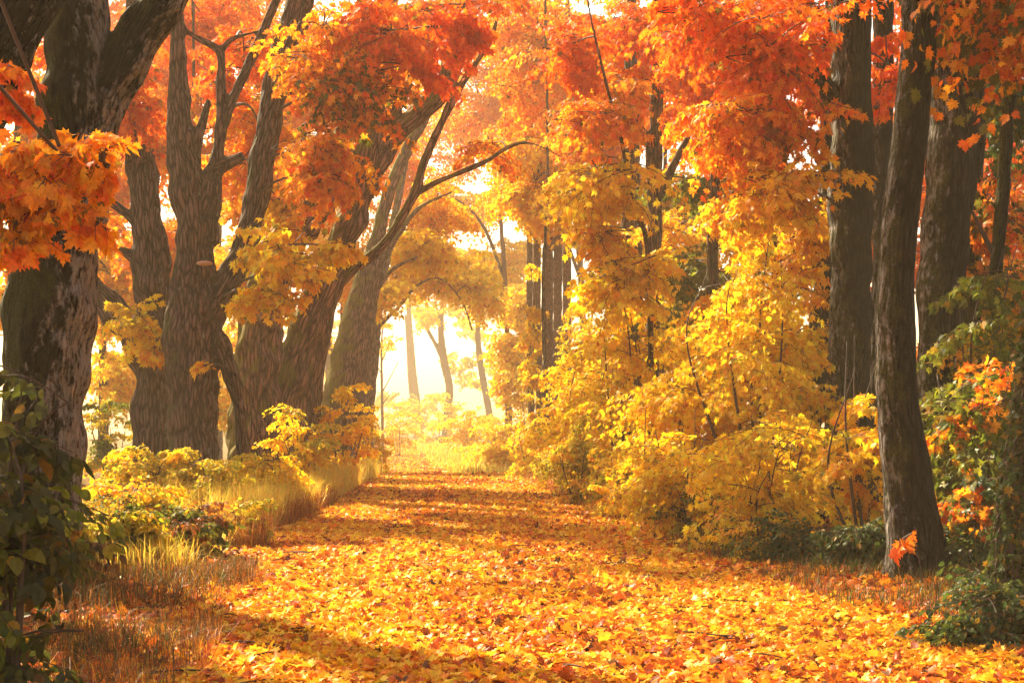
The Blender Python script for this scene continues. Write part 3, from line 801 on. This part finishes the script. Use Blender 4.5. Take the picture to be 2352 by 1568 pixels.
tree("hazy orange leaning maple, second last of the row before the bright gap", 45,
     [(778, 1110, 116), (782, 1000, 104), (796, 880, 98), (822, 745, 80), (846, 640, 56), (866, 550, 36), (897, 428, 30), (943, 327, 28), (975, 275, 22), (1010, 190, 16)],
     [[(850, 640, 30), (900, 560, 18), (960, 480, 12), (1040, 440, 8)], [(800, 860, 40), (830, 730, 24), (848, 690, 20), (900, 620, 12), (960, 590, 8)]],
     [(1000, 480, 47, 90, 60, 2, 12, 'gold', 1.7), (960, 560, 46, 80, 50, 1.5, 12, 'yel', 1.6), (900, 120, 46, 150, 120, 2, 12, 'or', 1.8)], B_MOSSY, group=AVENUE)
tree("last leaning maple of the left row with a thin bough arching over the bright gap", 53,
     [(836, 1090, 40), (842, 940, 36), (852, 830, 36), (864, 720, 28), (885, 600, 24), (910, 480, 18), (935, 350, 14)],
     [[(838, 850, 18), (846, 775, 11), (875, 745, 11), (917, 703, 10), (960, 655, 8), (1010, 640, 6), (1060, 690, 5), (1085, 760, 4)]],
     [(1000, 600, 54, 120, 50, 2, 18, 'yel', 1.8), (890, 670, 52, 45, 40, 1.5, 6, 'yel', 1.5), (1090, 650, 54, 70, 70, 2, 12, 'yel', 1.7)], B_MOSSY, group=AVENUE)

# ------------------------------------------------------------------ trees on the right of the path
EDGE = "dark trunks at the right edge"
tree("thick curved mossy trunk standing nearest on the right, a single orange leaf on its foot", 14.5,
     [(2110, 1365, 126), (2105, 1290, 118), (2085, 1120, 104), (2064, 950, 91), (2056, 780, 86), (2062, 560, 82), (2085, 350, 81), (2106, 150, 77), (2112, 0, 76), (2118, -250, 67), (2130, -500, 50)],
     [], [(2120, -420, 15, 330, 240, 3, 40, 'redor', 2.2), W(5, 6, 9.5, 4, 5, 60, 'redor', 2.6), W(6.5, 1, 7, 3, 5, 40, 'redor', 2.6)], B_SMOOTH, group=EDGE, leaf=0.14, burl=0.018,  # crown masses at either side overhead, out of view, added to dim sky fill
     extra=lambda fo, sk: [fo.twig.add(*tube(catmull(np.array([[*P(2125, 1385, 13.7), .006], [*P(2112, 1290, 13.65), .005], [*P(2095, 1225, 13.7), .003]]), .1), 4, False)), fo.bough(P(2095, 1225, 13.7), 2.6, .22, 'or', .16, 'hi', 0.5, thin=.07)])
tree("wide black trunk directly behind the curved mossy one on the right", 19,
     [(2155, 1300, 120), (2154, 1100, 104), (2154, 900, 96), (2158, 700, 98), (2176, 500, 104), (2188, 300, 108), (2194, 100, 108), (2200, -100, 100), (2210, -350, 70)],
     [], [(2230, -330, 19, 300, 220, 3, 34, 'redor', 2.2), W(1.8, 21, 11.8, 4.2, 4.5, 60, 'redor', 2.4), W(6, 17, 11.5, 4, 4, 40, 'redor', 2.4)], B_SMOOTH, group=EDGE)  # last two crown masses, out of view, added to shade the right edge
tree("straight dark trunk with a pale lit left edge and a broken branch stub", 24,
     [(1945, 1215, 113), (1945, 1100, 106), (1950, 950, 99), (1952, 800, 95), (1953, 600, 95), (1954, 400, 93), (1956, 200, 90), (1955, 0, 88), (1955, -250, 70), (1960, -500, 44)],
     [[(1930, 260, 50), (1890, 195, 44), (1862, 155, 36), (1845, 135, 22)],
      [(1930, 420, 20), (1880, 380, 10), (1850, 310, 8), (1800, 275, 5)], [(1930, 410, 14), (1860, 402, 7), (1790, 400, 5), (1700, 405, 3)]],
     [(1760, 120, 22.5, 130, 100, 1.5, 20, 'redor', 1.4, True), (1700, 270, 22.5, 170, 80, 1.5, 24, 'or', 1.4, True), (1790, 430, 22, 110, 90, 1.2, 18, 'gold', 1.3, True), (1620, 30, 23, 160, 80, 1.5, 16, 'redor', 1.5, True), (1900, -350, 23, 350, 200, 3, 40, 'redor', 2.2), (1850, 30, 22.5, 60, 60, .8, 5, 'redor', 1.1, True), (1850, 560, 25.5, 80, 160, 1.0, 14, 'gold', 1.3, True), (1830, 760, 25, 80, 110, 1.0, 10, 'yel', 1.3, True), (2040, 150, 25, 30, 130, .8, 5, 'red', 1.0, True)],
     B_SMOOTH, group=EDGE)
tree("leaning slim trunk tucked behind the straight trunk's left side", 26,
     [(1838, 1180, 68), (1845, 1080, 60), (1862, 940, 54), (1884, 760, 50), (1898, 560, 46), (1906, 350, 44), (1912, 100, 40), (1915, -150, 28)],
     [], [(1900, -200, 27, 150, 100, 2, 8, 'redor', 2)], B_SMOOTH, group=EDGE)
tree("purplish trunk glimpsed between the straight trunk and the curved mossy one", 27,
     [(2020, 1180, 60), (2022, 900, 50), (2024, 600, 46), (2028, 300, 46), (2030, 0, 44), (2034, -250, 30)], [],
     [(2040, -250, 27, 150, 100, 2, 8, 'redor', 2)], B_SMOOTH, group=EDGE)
tree("narrow dark trunk hugging the right side of the wide black trunk", 22,
     [(2225, 1250, 56), (2228, 900, 48), (2232, 600, 44), (2240, 300, 40), (2248, 0, 36), (2256, -250, 24)], [],
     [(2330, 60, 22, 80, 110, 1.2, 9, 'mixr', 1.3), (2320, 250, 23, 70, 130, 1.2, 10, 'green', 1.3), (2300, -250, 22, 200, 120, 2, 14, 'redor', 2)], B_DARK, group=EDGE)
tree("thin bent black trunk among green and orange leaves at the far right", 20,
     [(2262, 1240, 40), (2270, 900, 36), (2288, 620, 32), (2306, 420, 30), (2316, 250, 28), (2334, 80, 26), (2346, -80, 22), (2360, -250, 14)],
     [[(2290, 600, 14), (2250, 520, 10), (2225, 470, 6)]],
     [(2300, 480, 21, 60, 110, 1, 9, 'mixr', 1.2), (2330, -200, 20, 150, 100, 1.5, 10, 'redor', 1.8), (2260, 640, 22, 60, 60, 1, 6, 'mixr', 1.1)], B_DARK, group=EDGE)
def ivy(fo, sk):
    for k in range(260):
        p = sk[0][int(rng.integers(len(sk[0]) * 0.5))]
        a = rng.uniform(0, 6.28)
        fo.bough(p[:3] + np.array([math.cos(a), math.sin(a), 0]) * p[3], a, .35, 'green', .085, 'mid', .9, droop=True, thin=.5)
tree("dark leaning trunk clothed in ivy in the lower right corner", 12.2,
     [(2335, 1440, 130), (2340, 1330, 112), (2352, 1200, 96), (2366, 1050, 84), (2390, 850, 76), (2420, 600, 66), (2450, 300, 56), (2480, -50, 40)],
     [], [(2450, -150, 13, 220, 250, 2, 24, 'mixr', 2.0)], B_DARK, group=EDGE, extra=ivy)

STEMS = "row of slim straight trunks in the haze right of the gap"
for (px, wd, D, lean, lab) in [
        (1216, 15, 50, -4, "thinnest hazy trunk, leftmost of the slim right-hand row"),
        (1233, 20, 47, -14, "hazy slim trunk hung with a curtain of yellow leaves"),
        (1260, 22, 46, 2, "hazy slim trunk whose pale foot shows below the row"),
        (1281, 22, 48, 0, "middle trunk of the hazy group of three close trunks"),
        (1302, 21, 49, 6, "rightmost trunk of the hazy group of three close trunks")]:
    cr = [(px + 10, 250, D, 70, 90, 1.5, 7, 'or', 1.7), (px - 30, 420, D - 1, 80, 80, 1.5, 8, 'gold', 1.6), (px + 20, 80, D + 1, 90, 90, 2, 7, 'or', 1.8)]
    if wd == 20: cr.append((1225, 760, D - 1, 18, 200, .5, 7, 'yel', .9, True))
    tree(lab, D, [(px + 3 - lean, 1110, wd + 6), (px + 2 - lean * .6, 950, wd + 1), (px, 760, wd), (px, 560, wd - 1), (px - 2 + lean * .4, 380, wd - 3), (px - 6 + lean, 180, wd - 6), (px - 4 + lean, 0, wd - 9), (px - 2 + lean, -180, wd - 11)], [], cr, B_HAZED, group=STEMS)
RIGHT = "maples behind the yellow saplings on the right"
tree("dark maple trunk with a forked limb showing through the orange leaves at upper right", 34,
     [(1490, 1150, 44), (1494, 900, 38), (1500, 700, 34), (1505, 400, 31), (1507, 250, 30), (1508, 100, 27), (1512, -100, 20)],
     [[(1505, 470, 22), (1530, 418, 21), (1552, 370, 17), (1578, 318, 14), (1610, 240, 9)], [(1497, 520, 14), (1488, 400, 9), (1482, 300, 7)]],
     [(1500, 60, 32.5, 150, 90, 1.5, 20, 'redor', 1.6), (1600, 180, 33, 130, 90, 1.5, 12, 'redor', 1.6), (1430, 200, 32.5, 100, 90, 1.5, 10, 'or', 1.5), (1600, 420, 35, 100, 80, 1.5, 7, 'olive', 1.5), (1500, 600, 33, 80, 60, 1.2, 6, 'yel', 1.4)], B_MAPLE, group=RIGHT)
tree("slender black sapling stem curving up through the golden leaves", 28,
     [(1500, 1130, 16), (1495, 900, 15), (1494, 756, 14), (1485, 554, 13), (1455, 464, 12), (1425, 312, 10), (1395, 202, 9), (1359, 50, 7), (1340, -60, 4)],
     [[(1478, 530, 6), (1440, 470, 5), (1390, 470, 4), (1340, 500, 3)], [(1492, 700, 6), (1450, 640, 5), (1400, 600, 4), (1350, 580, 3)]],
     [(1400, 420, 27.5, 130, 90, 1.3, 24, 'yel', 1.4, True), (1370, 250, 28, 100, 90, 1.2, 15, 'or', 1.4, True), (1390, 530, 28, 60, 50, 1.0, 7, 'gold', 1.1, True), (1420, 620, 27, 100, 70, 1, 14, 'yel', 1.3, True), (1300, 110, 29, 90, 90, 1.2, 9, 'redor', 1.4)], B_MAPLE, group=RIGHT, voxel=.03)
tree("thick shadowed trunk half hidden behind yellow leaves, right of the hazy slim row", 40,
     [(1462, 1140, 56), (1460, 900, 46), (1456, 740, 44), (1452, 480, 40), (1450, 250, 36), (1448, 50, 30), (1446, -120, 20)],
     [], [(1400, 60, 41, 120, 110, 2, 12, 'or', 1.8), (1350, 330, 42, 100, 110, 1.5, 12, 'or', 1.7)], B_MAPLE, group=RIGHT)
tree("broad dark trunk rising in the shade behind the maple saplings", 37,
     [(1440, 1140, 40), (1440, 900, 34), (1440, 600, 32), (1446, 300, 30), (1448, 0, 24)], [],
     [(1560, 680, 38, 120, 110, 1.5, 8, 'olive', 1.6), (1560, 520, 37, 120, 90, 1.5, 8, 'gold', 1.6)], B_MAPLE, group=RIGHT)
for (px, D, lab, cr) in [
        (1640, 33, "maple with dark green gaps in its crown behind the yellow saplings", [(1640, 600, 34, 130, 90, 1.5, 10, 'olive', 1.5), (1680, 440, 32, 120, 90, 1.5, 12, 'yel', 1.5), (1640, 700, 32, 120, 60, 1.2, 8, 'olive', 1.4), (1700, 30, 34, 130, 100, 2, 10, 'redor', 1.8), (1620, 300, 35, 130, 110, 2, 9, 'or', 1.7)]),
        (1790, 30, "maple with fiery crown filling the space left of the straight trunk", [(1800, 60, 28, 110, 110, 1.5, 14, 'redor', 1.5), (1790, 250, 29, 110, 110, 1.5, 10, 'or', 1.5), (1800, 560, 30, 110, 110, 1.5, 12, 'yel', 1.5), (1760, 700, 29, 110, 80, 1.2, 9, 'yel', 1.4), (1890, 930, 30, 70, 150, 1.2, 12, 'gold', 1.4)]),
        (2080, 36, "orange maple seen only through gaps between the dark trunks", [(2080, 500, 36, 130, 250, 2, 18, 'redor', 1.7), (2060, 150, 36, 110, 200, 2, 14, 'red', 1.7), (2100, 850, 36, 130, 150, 2, 10, 'or', 1.7)]),
        (2320, 30, "red-orange maple glowing behind the dark trunks at the far right", [(2320, 400, 30, 110, 200, 2, 24, 'redor', 1.6), (2310, 700, 29, 110, 150, 2, 18, 'mixr', 1.5), (2330, 80, 31, 120, 170, 2, 16, 'red', 1.7), (2420, 500, 32, 100, 350, 2, 16, 'mixr', 1.7)])]:
    tree(lab, D, [(px, 1170, 36), (px + 4, 900, 30), (px - 4, 600, 27), (px + 6, 300, 22), (px, 50, 16), (px, -120, 9)], [], cr, B_MAPLE, group=RIGHT)

# ------------------------------------------------------------------ trees behind, left, middle and far
BACK = "maples standing behind the left row"
for (px, D, wd, lab, cr) in [
        (235, 45, 22, "yellow maple glowing between the massive mossy trunk and the pollarded one", [(270, 860, 45, 80, 110, 1.5, 12, 'yel', 1.6), (250, 650, 44, 100, 110, 1.5, 14, 'gold', 1.6), (260, 420, 45, 110, 130, 2, 16, 'or', 1.7), (320, 200, 46, 130, 140, 2, 16, 'redor', 1.8)]),
        (430, 42, 18, "orange maple filling the view between the forked stems", [(380, 560, 43, 80, 130, 1.5, 14, 'or', 1.6), (450, 300, 42, 130, 130, 2, 20, 'or', 1.7), (480, 60, 43, 160, 120, 2, 20, 'redor', 1.8), (360, 330, 41, 70, 110, 1.5, 10, 'or', 1.5)]),
        (555, 48, 20, "golden maple behind the curved limb of the forked maple", [(540, 880, 48, 70, 110, 1.5, 14, 'yel', 1.6), (560, 640, 47, 90, 110, 1.5, 14, 'gold', 1.6), (640, 420, 48, 140, 120, 2, 18, 'or', 1.8), (680, 200, 49, 150, 130, 2, 16, 'or', 1.8)]),
        (30, 40, 26, "maple with a thin golden crown beyond the massive trunk at far left", [(20, 620, 40, 70, 140, 1.5, 10, 'gold', 1.6), (0, 420, 39, 70, 110, 1.5, 8, 'or', 1.6), (110, 250, 40, 90, 130, 1.5, 10, 'or', 1.6)]),
        (790, 58, 16, "orange maple behind the tops of the leaning trunks", [(800, 160, 58, 150, 150, 2, 16, 'or', 2.0), (930, 380, 58, 90, 130, 2, 12, 'or', 1.9), (720, 420, 57, 90, 150, 2, 10, 'or', 1.9)])]:
    tree(lab, D, [(px, 1110, wd + 8), (px + 3, 900, wd), (px - 2, 650, wd - 2), (px + 8, 400, wd - 5), (px + 15, 150, wd - 8), (px + 10, -60, 5)], [], cr, B_MAPLE, group=BACK)
THICK = "maples deep in the woods behind"
for (px, D, wd, lab, cr) in [
        (1250, 44, 14, "hazy orange maple standing deep behind the slim trunks", [(1230, 120, 45, 150, 200, 2.5, 22, 'or', 2.0), (1230, 420, 45, 90, 150, 2, 12, 'gold', 1.8)]),
        (1520, 43, 18, "orange and gold maple far behind the forked dark trunk", [(1450, 150, 44, 180, 200, 2.5, 24, 'or', 2.0), (1500, 500, 43, 180, 200, 2.5, 22, 'yel', 2.0), (1420, 780, 43, 120, 120, 2, 12, 'yel', 1.8)]),
        (1740, 41, 18, "red-orange maple deep behind the fiery crown on the right", [(1700, 150, 41, 180, 200, 2.5, 22, 'redor', 2.0), (1720, 500, 42, 180, 200, 2.5, 20, 'gold', 2.0), (1700, 800, 41, 160, 120, 2, 12, 'yel', 1.8)]),
        (2130, 42, 18, "dim orange maple deep behind the right-hand dark trunks", [(2080, 300, 42, 200, 280, 2.5, 20, 'redor', 2.0), (2290, 500, 42, 150, 380, 2.5, 20, 'mixr', 2.0), (2050, 800, 42, 200, 150, 2, 12, 'or', 1.8)]),
        (170, 52, 18, "golden maple deep behind the massive mossy trunk", [(120, 650, 52, 200, 250, 3, 18, 'gold', 2.0), (150, 250, 52, 220, 220, 3, 18, 'or', 2.0)]),
        (500, 56, 18, "orange maple deep in the woods behind the forked maple", [(480, 250, 56, 250, 250, 3, 28, 'or', 2.0), (480, 720, 56, 220, 230, 3, 24, 'gold', 2.0), (740, 560, 55, 130, 200, 3, 22, 'gold', 2.0), (420, 0, 56, 330, 140, 3, 30, 'redor', 2.0), (640, -10, 57, 250, 110, 3, 16, 'or', 2.0), (820, 300, 57, 150, 200, 3, 14, 'or', 2.0)])]:
    tree(lab, D, [(px, 1080, wd + 4), (px + 3, 900, wd), (px - 2, 650, wd - 2), (px + 8, 400, wd - 5), (px + 5, 150, wd - 8), (px + 2, -90, 4)], [], cr, B_MAPLE, group=THICK)
ARCH = "hazy maples whose crowns meet over the path"
for (px, D, wd, lab, cr) in [
        (1345, 62, 16, "hazy maple spreading pale orange layers over the right of the path", [(1180, -40, 60, 260, 110, 2.5, 24, 'redor', 2.2), (1130, 210, 60, 120, 120, 2.5, 22, 'or', 2.2), (1210, 420, 60, 100, 100, 2.5, 16, 'or', 2.1), (1150, 60, 61, 130, 90, 2.5, 14, 'or', 2.2), (1260, 300, 59, 100, 130, 2.5, 12, 'or', 2.1)]),
        (1310, 68, 16, "hazy maple with golden boughs hanging above the bright gap", [(1080, 480, 67, 110, 80, 2.5, 18, 'gold', 2.2), (1170, 600, 66, 70, 80, 2.5, 14, 'yel', 2.0), (1060, 600, 68, 120, 60, 2, 14, 'yel', 2.0), (980, 640, 69, 110, 50, 2, 12, 'yel', 2.0)]),
        (1170, 60, 14, "hazy yellow maple closing the right side of the bright gap", [(1195, 720, 60, 45, 110, 2, 12, 'yel', 1.7), (1160, 800, 60, 35, 110, 1.5, 9, 'yel', 1.6), (1180, 880, 60, 35, 80, 1.5, 7, 'yel', 1.6)]),
        (760, 72, 18, "faint orange maple beyond the left row, arching toward the gap", [(1010, 330, 70, 150, 140, 2.5, 24, 'or', 2.3), (930, 560, 72, 70, 90, 2, 8, 'gold', 2.2), (1020, 130, 73, 110, 130, 2.5, 12, 'or', 2.3)])]:
    tree(lab, D, [(px, 1060, wd + 6), (px - 4, 860, wd), (px - 10, 650, wd - 2), (px - 30, 420, wd - 5), (px - 70, 220, 7), (px - 120, 60, 4)],
         [[(px - 12, 640, 9), (px - 60, 520, 7), (px - 120, 460, 5), (px - 190, 450, 3)]], cr, B_HAZED, group=ARCH)
GAP = "pale trees standing in the bright gap"
tree("forked tree fading into the glow in the middle of the gap", 100,
     [(1026, 1030, 22), (1027, 960, 19), (1032, 890, 18), (1020, 830, 18), (1013, 760, 13), (1016, 700, 10), (1020, 640, 7)],
     [[(1022, 835, 12), (1000, 790, 9), (976, 745, 8), (958, 700, 6)], [(1014, 760, 7), (1006, 720, 6), (998, 690, 4)]],
     [(985, 720, 100, 45, 40, 2, 5, 'yel', 2), (1050, 700, 100, 50, 45, 2, 6, 'yel', 2)], B_HAZED, group=GAP)
tree("palest leaning trunk left of the forked tree in the glow", 120,
     [(962, 1010, 20), (957, 930, 18), (948, 850, 16), (942, 770, 14), (938, 690, 10)], [[(946, 930, 7), (939, 860, 6), (936, 800, 5), (930, 720, 3)]], [(935, 690, 120, 60, 30, 2.5, 4, 'yel', 2.4)], B_HAZED, group=GAP)
tree("slanting pale trunk right of the forked tree in the glow", 94,
     [(1135, 1010, 20), (1122, 940, 16), (1106, 850, 15), (1098, 780, 13), (1096, 700, 9)], [], [(1110, 690, 94, 50, 50, 2, 8, 'yel', 2)], B_HAZED, group=GAP)
tree("bare twiggy young tree against the white light beside the last leaning maple", 75,
     [(880, 1050, 8), (878, 960, 7), (877, 880, 6), (876, 800, 5), (880, 740, 3)],
     [[(878, 900, 3), (900, 860, 2), (915, 830, 1.5)], [(877, 860, 3), (860, 830, 2)], [(877, 930, 3), (896, 905, 2)], [(877, 830, 3), (894, 790, 2), (905, 760, 1.5)]],
     [(884, 770, 75, 20, 30, 1, 1.2, 'yel', 1.4)], B_HAZED, group=GAP, voxel=.05)

# ------------------------------------------------------------------ saplings and shrubs
def shrub(label, px, D, top, wid, pal, n, kind='oval', leaf=0.075, L=0.8, name='shrub', cat='shrub', stems=6, group=None, pal2=None, droop=False, depth=None, cx=None):
    """a many-stemmed bush rooted at survey column px; top = py of its top, wid = half width in survey px"""
    zt = P(px, top, D)[2]; k_ = SD(D) / D; D = SD(D); leaf *= k_; L *= k_
    x = (px - CX) * D / F
    b = ground_pt(x, D)
    root = thing(name, label, cat, b, group)
    h = zt - b[2]; rx = wid * D / F
    c = x
    sk = []
    fo = Foliage()
    dep = depth or min(rx, 1.1)
    for k in range(stems):
        a = rng.uniform(0, 6.28); q = rng.uniform(.3, .95)
        e = np.array([c + math.cos(a) * rx * q, D + math.sin(a) * dep * q, b[2] + h * rng.uniform(.7, 1.0)])
        s = b + np.array([math.cos(a), math.sin(a), 0]) * min(.25, rx * .15); s[2] = b[2] - .08
        m = (s + e) / 2 + np.array([0, 0, h * .12]) + rng.normal(0, .05, 3) * h
        pl = catmull(np.array([s, m, e]), .12)
        r = np.linspace(.010 + .006 * h, .004, len(pl))
        t = np.hstack([pl, r[:, None]]); sk.append(t)
        smb = MB(); smb.add(*tube(t, 6, True)); obj('stem', smb.mesh('stem', M_TWIG, b, True), root)
    pts = np.vstack([k[:, :3] for k in sk])
    for k in range(n):
        v = rng.normal(size=3); v *= rng.random() ** .4 / np.linalg.norm(v)
        p = np.array([c + v[0] * rx, D + v[1] * dep, b[2] + h * (.52 + .48 * v[2])])
        if p[2] < gz(np.array([p[0]]), np.array([p[1]]))[0] + .05: p[2] += .25
        yaw = math.atan2(v[1], v[0]) + rng.normal(0, .7)
        l = L * rng.uniform(.7, 1.2)
        st = p - np.array([math.cos(yaw), math.sin(yaw), 0]) * l * .5
        pp = pal2 if (pal2 and rng.random() < .35) else pal
        fo.bough(st, yaw, l, pp, leaf * rng.uniform(.85, 1.15), kind, rng.normal(-.1, .3), rng.normal(0, .4), .006, droop, True if D < 22 else 1)
        d = np.linalg.norm(pts - st, axis=1) + 2 * np.maximum(pts[:, 2] - st[2], 0)
        a = pts[d.argmin()]
        bz = bezier(a, st, .05, 4)
        fo.twig.add(*tube(np.hstack([bz, np.linspace(.008, .005, 4)[:, None]]), 3, False))
    fo.emit(root, b, 'foliage', 'twigs')
    return root

SAP = "young maples crowding the right of the path"
for a in [
    ("yellow maple sapling leaning out beside the slim hazy trunks", 1350, 33, 770, 85, 'yel', 34),
    ("golden maple sapling with drooping leaves under the slender black stem", 1440, 28, 600, 120, 'yel', 46),
    ("tall bright yellow maple sapling left of the straight trunk with the broken stub", 1745, 22.5, 500, 130, 'yel', 54),
    ("lemon yellow maple sapling in the middle of the right-hand thicket", 1590, 24, 740, 130, 'yel', 50),
    ("low yellow maple sapling at the foot of the straight trunk", 1790, 20.5, 960, 80, 'yel', 24),
    ("yellow sapling with bright hanging sprays just over the path's right edge", 1560, 21.5, 930, 110, 'yel', 34),
    ("brilliant yellow low sapling in front of the slim leaning trunk", 1740, 18.6, 1000, 100, 'yel', 30),
    ("small yellow sapling half hidden in the haze beside the slim trunks", 1225, 42, 890, 55, 'yel', 22),
    ("yellow and green sapling below the shadowed trunk", 1390, 30, 880, 100, 'lime', 34),
    ("gold maple sapling with dark bare twigs beneath the fiery crown", 1680, 25.5, 620, 110, 'gold', 40),
]:
    shrub(a[0], a[1], a[2], a[3], a[4], a[5], int(a[6] * .78), 'mid', .115, 1.2, 'maple_sapling', 'sapling', 5, SAP, None, True, 1.3)
SAP2 = "young maples around the dark trunks on the right"
for a in [
    ("orange and yellow sapling between the straight trunk and the curved mossy one", 1985, 17.5, 760, 45, 'gold', 9, 'yel'),
    ("green sapling flecked with orange just right of the curved mossy trunk", 2235, 16, 800, 95, 'olive', 28, 'or'),
    ("green and yellow leaved sapling at the right edge by the thin bent trunk", 2275, 17.5, 560, 90, 'olive', 26, 'gold'),
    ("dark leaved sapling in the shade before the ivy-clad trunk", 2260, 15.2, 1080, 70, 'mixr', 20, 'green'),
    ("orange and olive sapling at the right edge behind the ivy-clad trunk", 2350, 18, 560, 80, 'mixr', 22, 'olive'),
]:
    shrub(a[0], a[1], a[2], a[3], a[4], a[5], a[6], 'hi' if a[2] < 16 else 'mid', .125, 1.0, 'maple_sapling', 'sapling', 5, SAP2, a[7], True, .9)
LOW = "low shrubs along the right edge of the path"
for a in [
    ("green-gold shrub on the bank under the hazy slim trunks", 1330, 34, 790, 80, 'lime', 34, .085),
    ("pale olive shrub at the haze's edge beside the slim trunk's foot", 1290, 38, 960, 55, 'lime', 22, .085),
    ("olive shrub spilling onto the path's far right edge", 1330, 30, 1020, 75, 'lime', 26, .08),
    ("yellow-green shrub low on the path's right side below the saplings", 1450, 25.5, 1040, 90, 'lime', 32, .08),
    ("shaded green and rust shrub beside the path, right of the yellow-green one", 1590, 20.6, 1110, 80, 'olive', 26, .075),
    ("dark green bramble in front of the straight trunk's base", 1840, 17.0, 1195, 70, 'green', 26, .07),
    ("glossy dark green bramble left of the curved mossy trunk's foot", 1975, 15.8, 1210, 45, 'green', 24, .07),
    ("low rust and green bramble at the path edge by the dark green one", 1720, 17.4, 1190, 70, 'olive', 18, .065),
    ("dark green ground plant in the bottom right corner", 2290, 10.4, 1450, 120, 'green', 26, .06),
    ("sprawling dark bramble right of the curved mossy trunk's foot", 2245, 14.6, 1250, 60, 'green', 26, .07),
]:
    shrub(a[0], a[1], a[2], a[3], a[4], a[5], a[6], 'oval', a[7], .7, 'shrub', 'shrub', 7, LOW, 'gold' if a[5] != 'green' else None)
LEFTSH = "shrubs under the left row of maples"
for a in [
    ("shaded olive bush with big rounded leaves in the bottom left foreground", 20, 7.6, 870, 100, 'olive_shade', 17, .105, .8, 'olive'),
    ("yellow-green shrub at the foot of the pollarded trunk", 350, 25, 1020, 100, 'lime', 40, .085, .7, 'yel'),
    ("yellow shrub in front of the forked maple's base", 470, 24.5, 1020, 90, 'lime', 36, .085, .7, 'yel'),
    ("bright yellow shrub before the huge mossy trunk", 610, 27, 1040, 100, 'yel', 40, .085, .7, 'lime'),
    ("tall yellow shrub leaning on the furrowed trunk", 690, 31, 930, 60, 'yel', 28, .09, .8, 'lime'),
    ("glowing yellow shrub below the hazy orange leaning maple", 790, 38, 880, 70, 'yel', 34, .10, .9, 'gold'),
    ("hazy pale yellow shrub at the foot of the last leaning maple", 850, 46, 960, 40, 'yel', 20, .11, .9, 'gold'),
    ("orange-yellow shrub between the lichen-streaked trunk and the grass", 300, 20, 1090, 110, 'gold', 36, .085, .7, 'lime'),
    ("low green nettle-like shrub right of the massive trunk's foot", 270, 16, 1170, 90, 'olive', 30, .08, .6, 'lime'),
    ("low rust and green shrub at the left edge of the path", 420, 17.5, 1180, 90, 'olive', 26, .075, .6, 'rust'),
    ("small green shrub with rusty stems near the grass edge", 560, 19.8, 1170, 60, 'lime', 16, .07, .55, 'rust'),
    ("dense olive shrub in the distance behind the massive trunk", 260, 38, 900, 70, 'lime', 26, .10, .9, 'olive'),
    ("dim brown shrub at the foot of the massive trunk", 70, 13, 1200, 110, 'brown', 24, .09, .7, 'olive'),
]:
    shrub(a[0], a[1], a[2], a[3], a[4], a[5], a[6], 'oval', a[7], a[8], 'shrub', 'shrub', 7, LEFTSH, a[9])
FARSH = "pale bushes at the end of the path"
for a in [
    ("pale yellow bush under the slanting pale trunk", 1085, 70, 930, 60, 'yel', 22),
    ("washed-out bush left of the path's end", 915, 75, 930, 40, 'yel', 14),
    ("bright hazy bush behind the forked tree", 1010, 92, 890, 60, 'yel', 16),
    ("hazy yellow bush right of the far path", 1140, 58, 960, 45, 'yel', 20),
    ("hazy gold bush at the right bend of the far path", 1190, 50, 1010, 40, 'gold', 18),
]:
    shrub(a[0], a[1], a[2], a[3], a[4], a[5], a[6], 'low', .16, 1.5, 'shrub', 'shrub', 6, FARSH, None)

# far wood, one mass in the haze
fo = Foliage()
for k in range(260):
    D = rng.uniform(100, 130)
    px = rng.uniform(350, 1900)
    gap = abs(px - 935) < 85
    top = 905 if gap else 720
    p = P(px, rng.uniform(top, 985), D)
    fo.bough(p, rng.uniform(0, 6.28), rng.uniform(3, 5), 'yel' if rng.random() < .6 else 'lime', .65, 'low', 0, rng.normal(0, .5), twigs=False)
o = obj("distant_wood", fo.leaf.mesh("distant_wood", M_LEAF)); o["kind"] = "stuff"
o["label"] = "pale yellow woodland fading out beyond the end of the path"; o["category"] = "woodland"

# ------------------------------------------------------------------ haze
def haze(density, colour, aniso):
    V = np.array([[x, y, z] for x in (-290, 290) for y in (-18, 390) for z in (-3, 48)], float)
    Q = [[0, 1, 3, 2], [4, 6, 7, 5], [0, 4, 5, 1], [2, 3, 7, 6], [0, 2, 6, 4], [1, 5, 7, 3]]
    m, n, N, L = new_mat("haze_air")
    out = N.new("ShaderNodeOutputMaterial"); pv = N.new("ShaderNodeVolumePrincipled")
    pv.inputs["Color"].default_value = (*colour, 1); pv.inputs["Density"].default_value = density; pv.inputs["Anisotropy"].default_value = aniso
    L.new(pv.outputs[0], out.inputs["Volume"])
    o = obj("haze", mesh_from("haze", V, None, m, None, Q)); o["kind"] = "stuff"
    o["label"] = "warm glowing haze filling the alley"; o["category"] = "haze"
haze(0.0015, (1.0, 0.78, 0.50), 0.1)
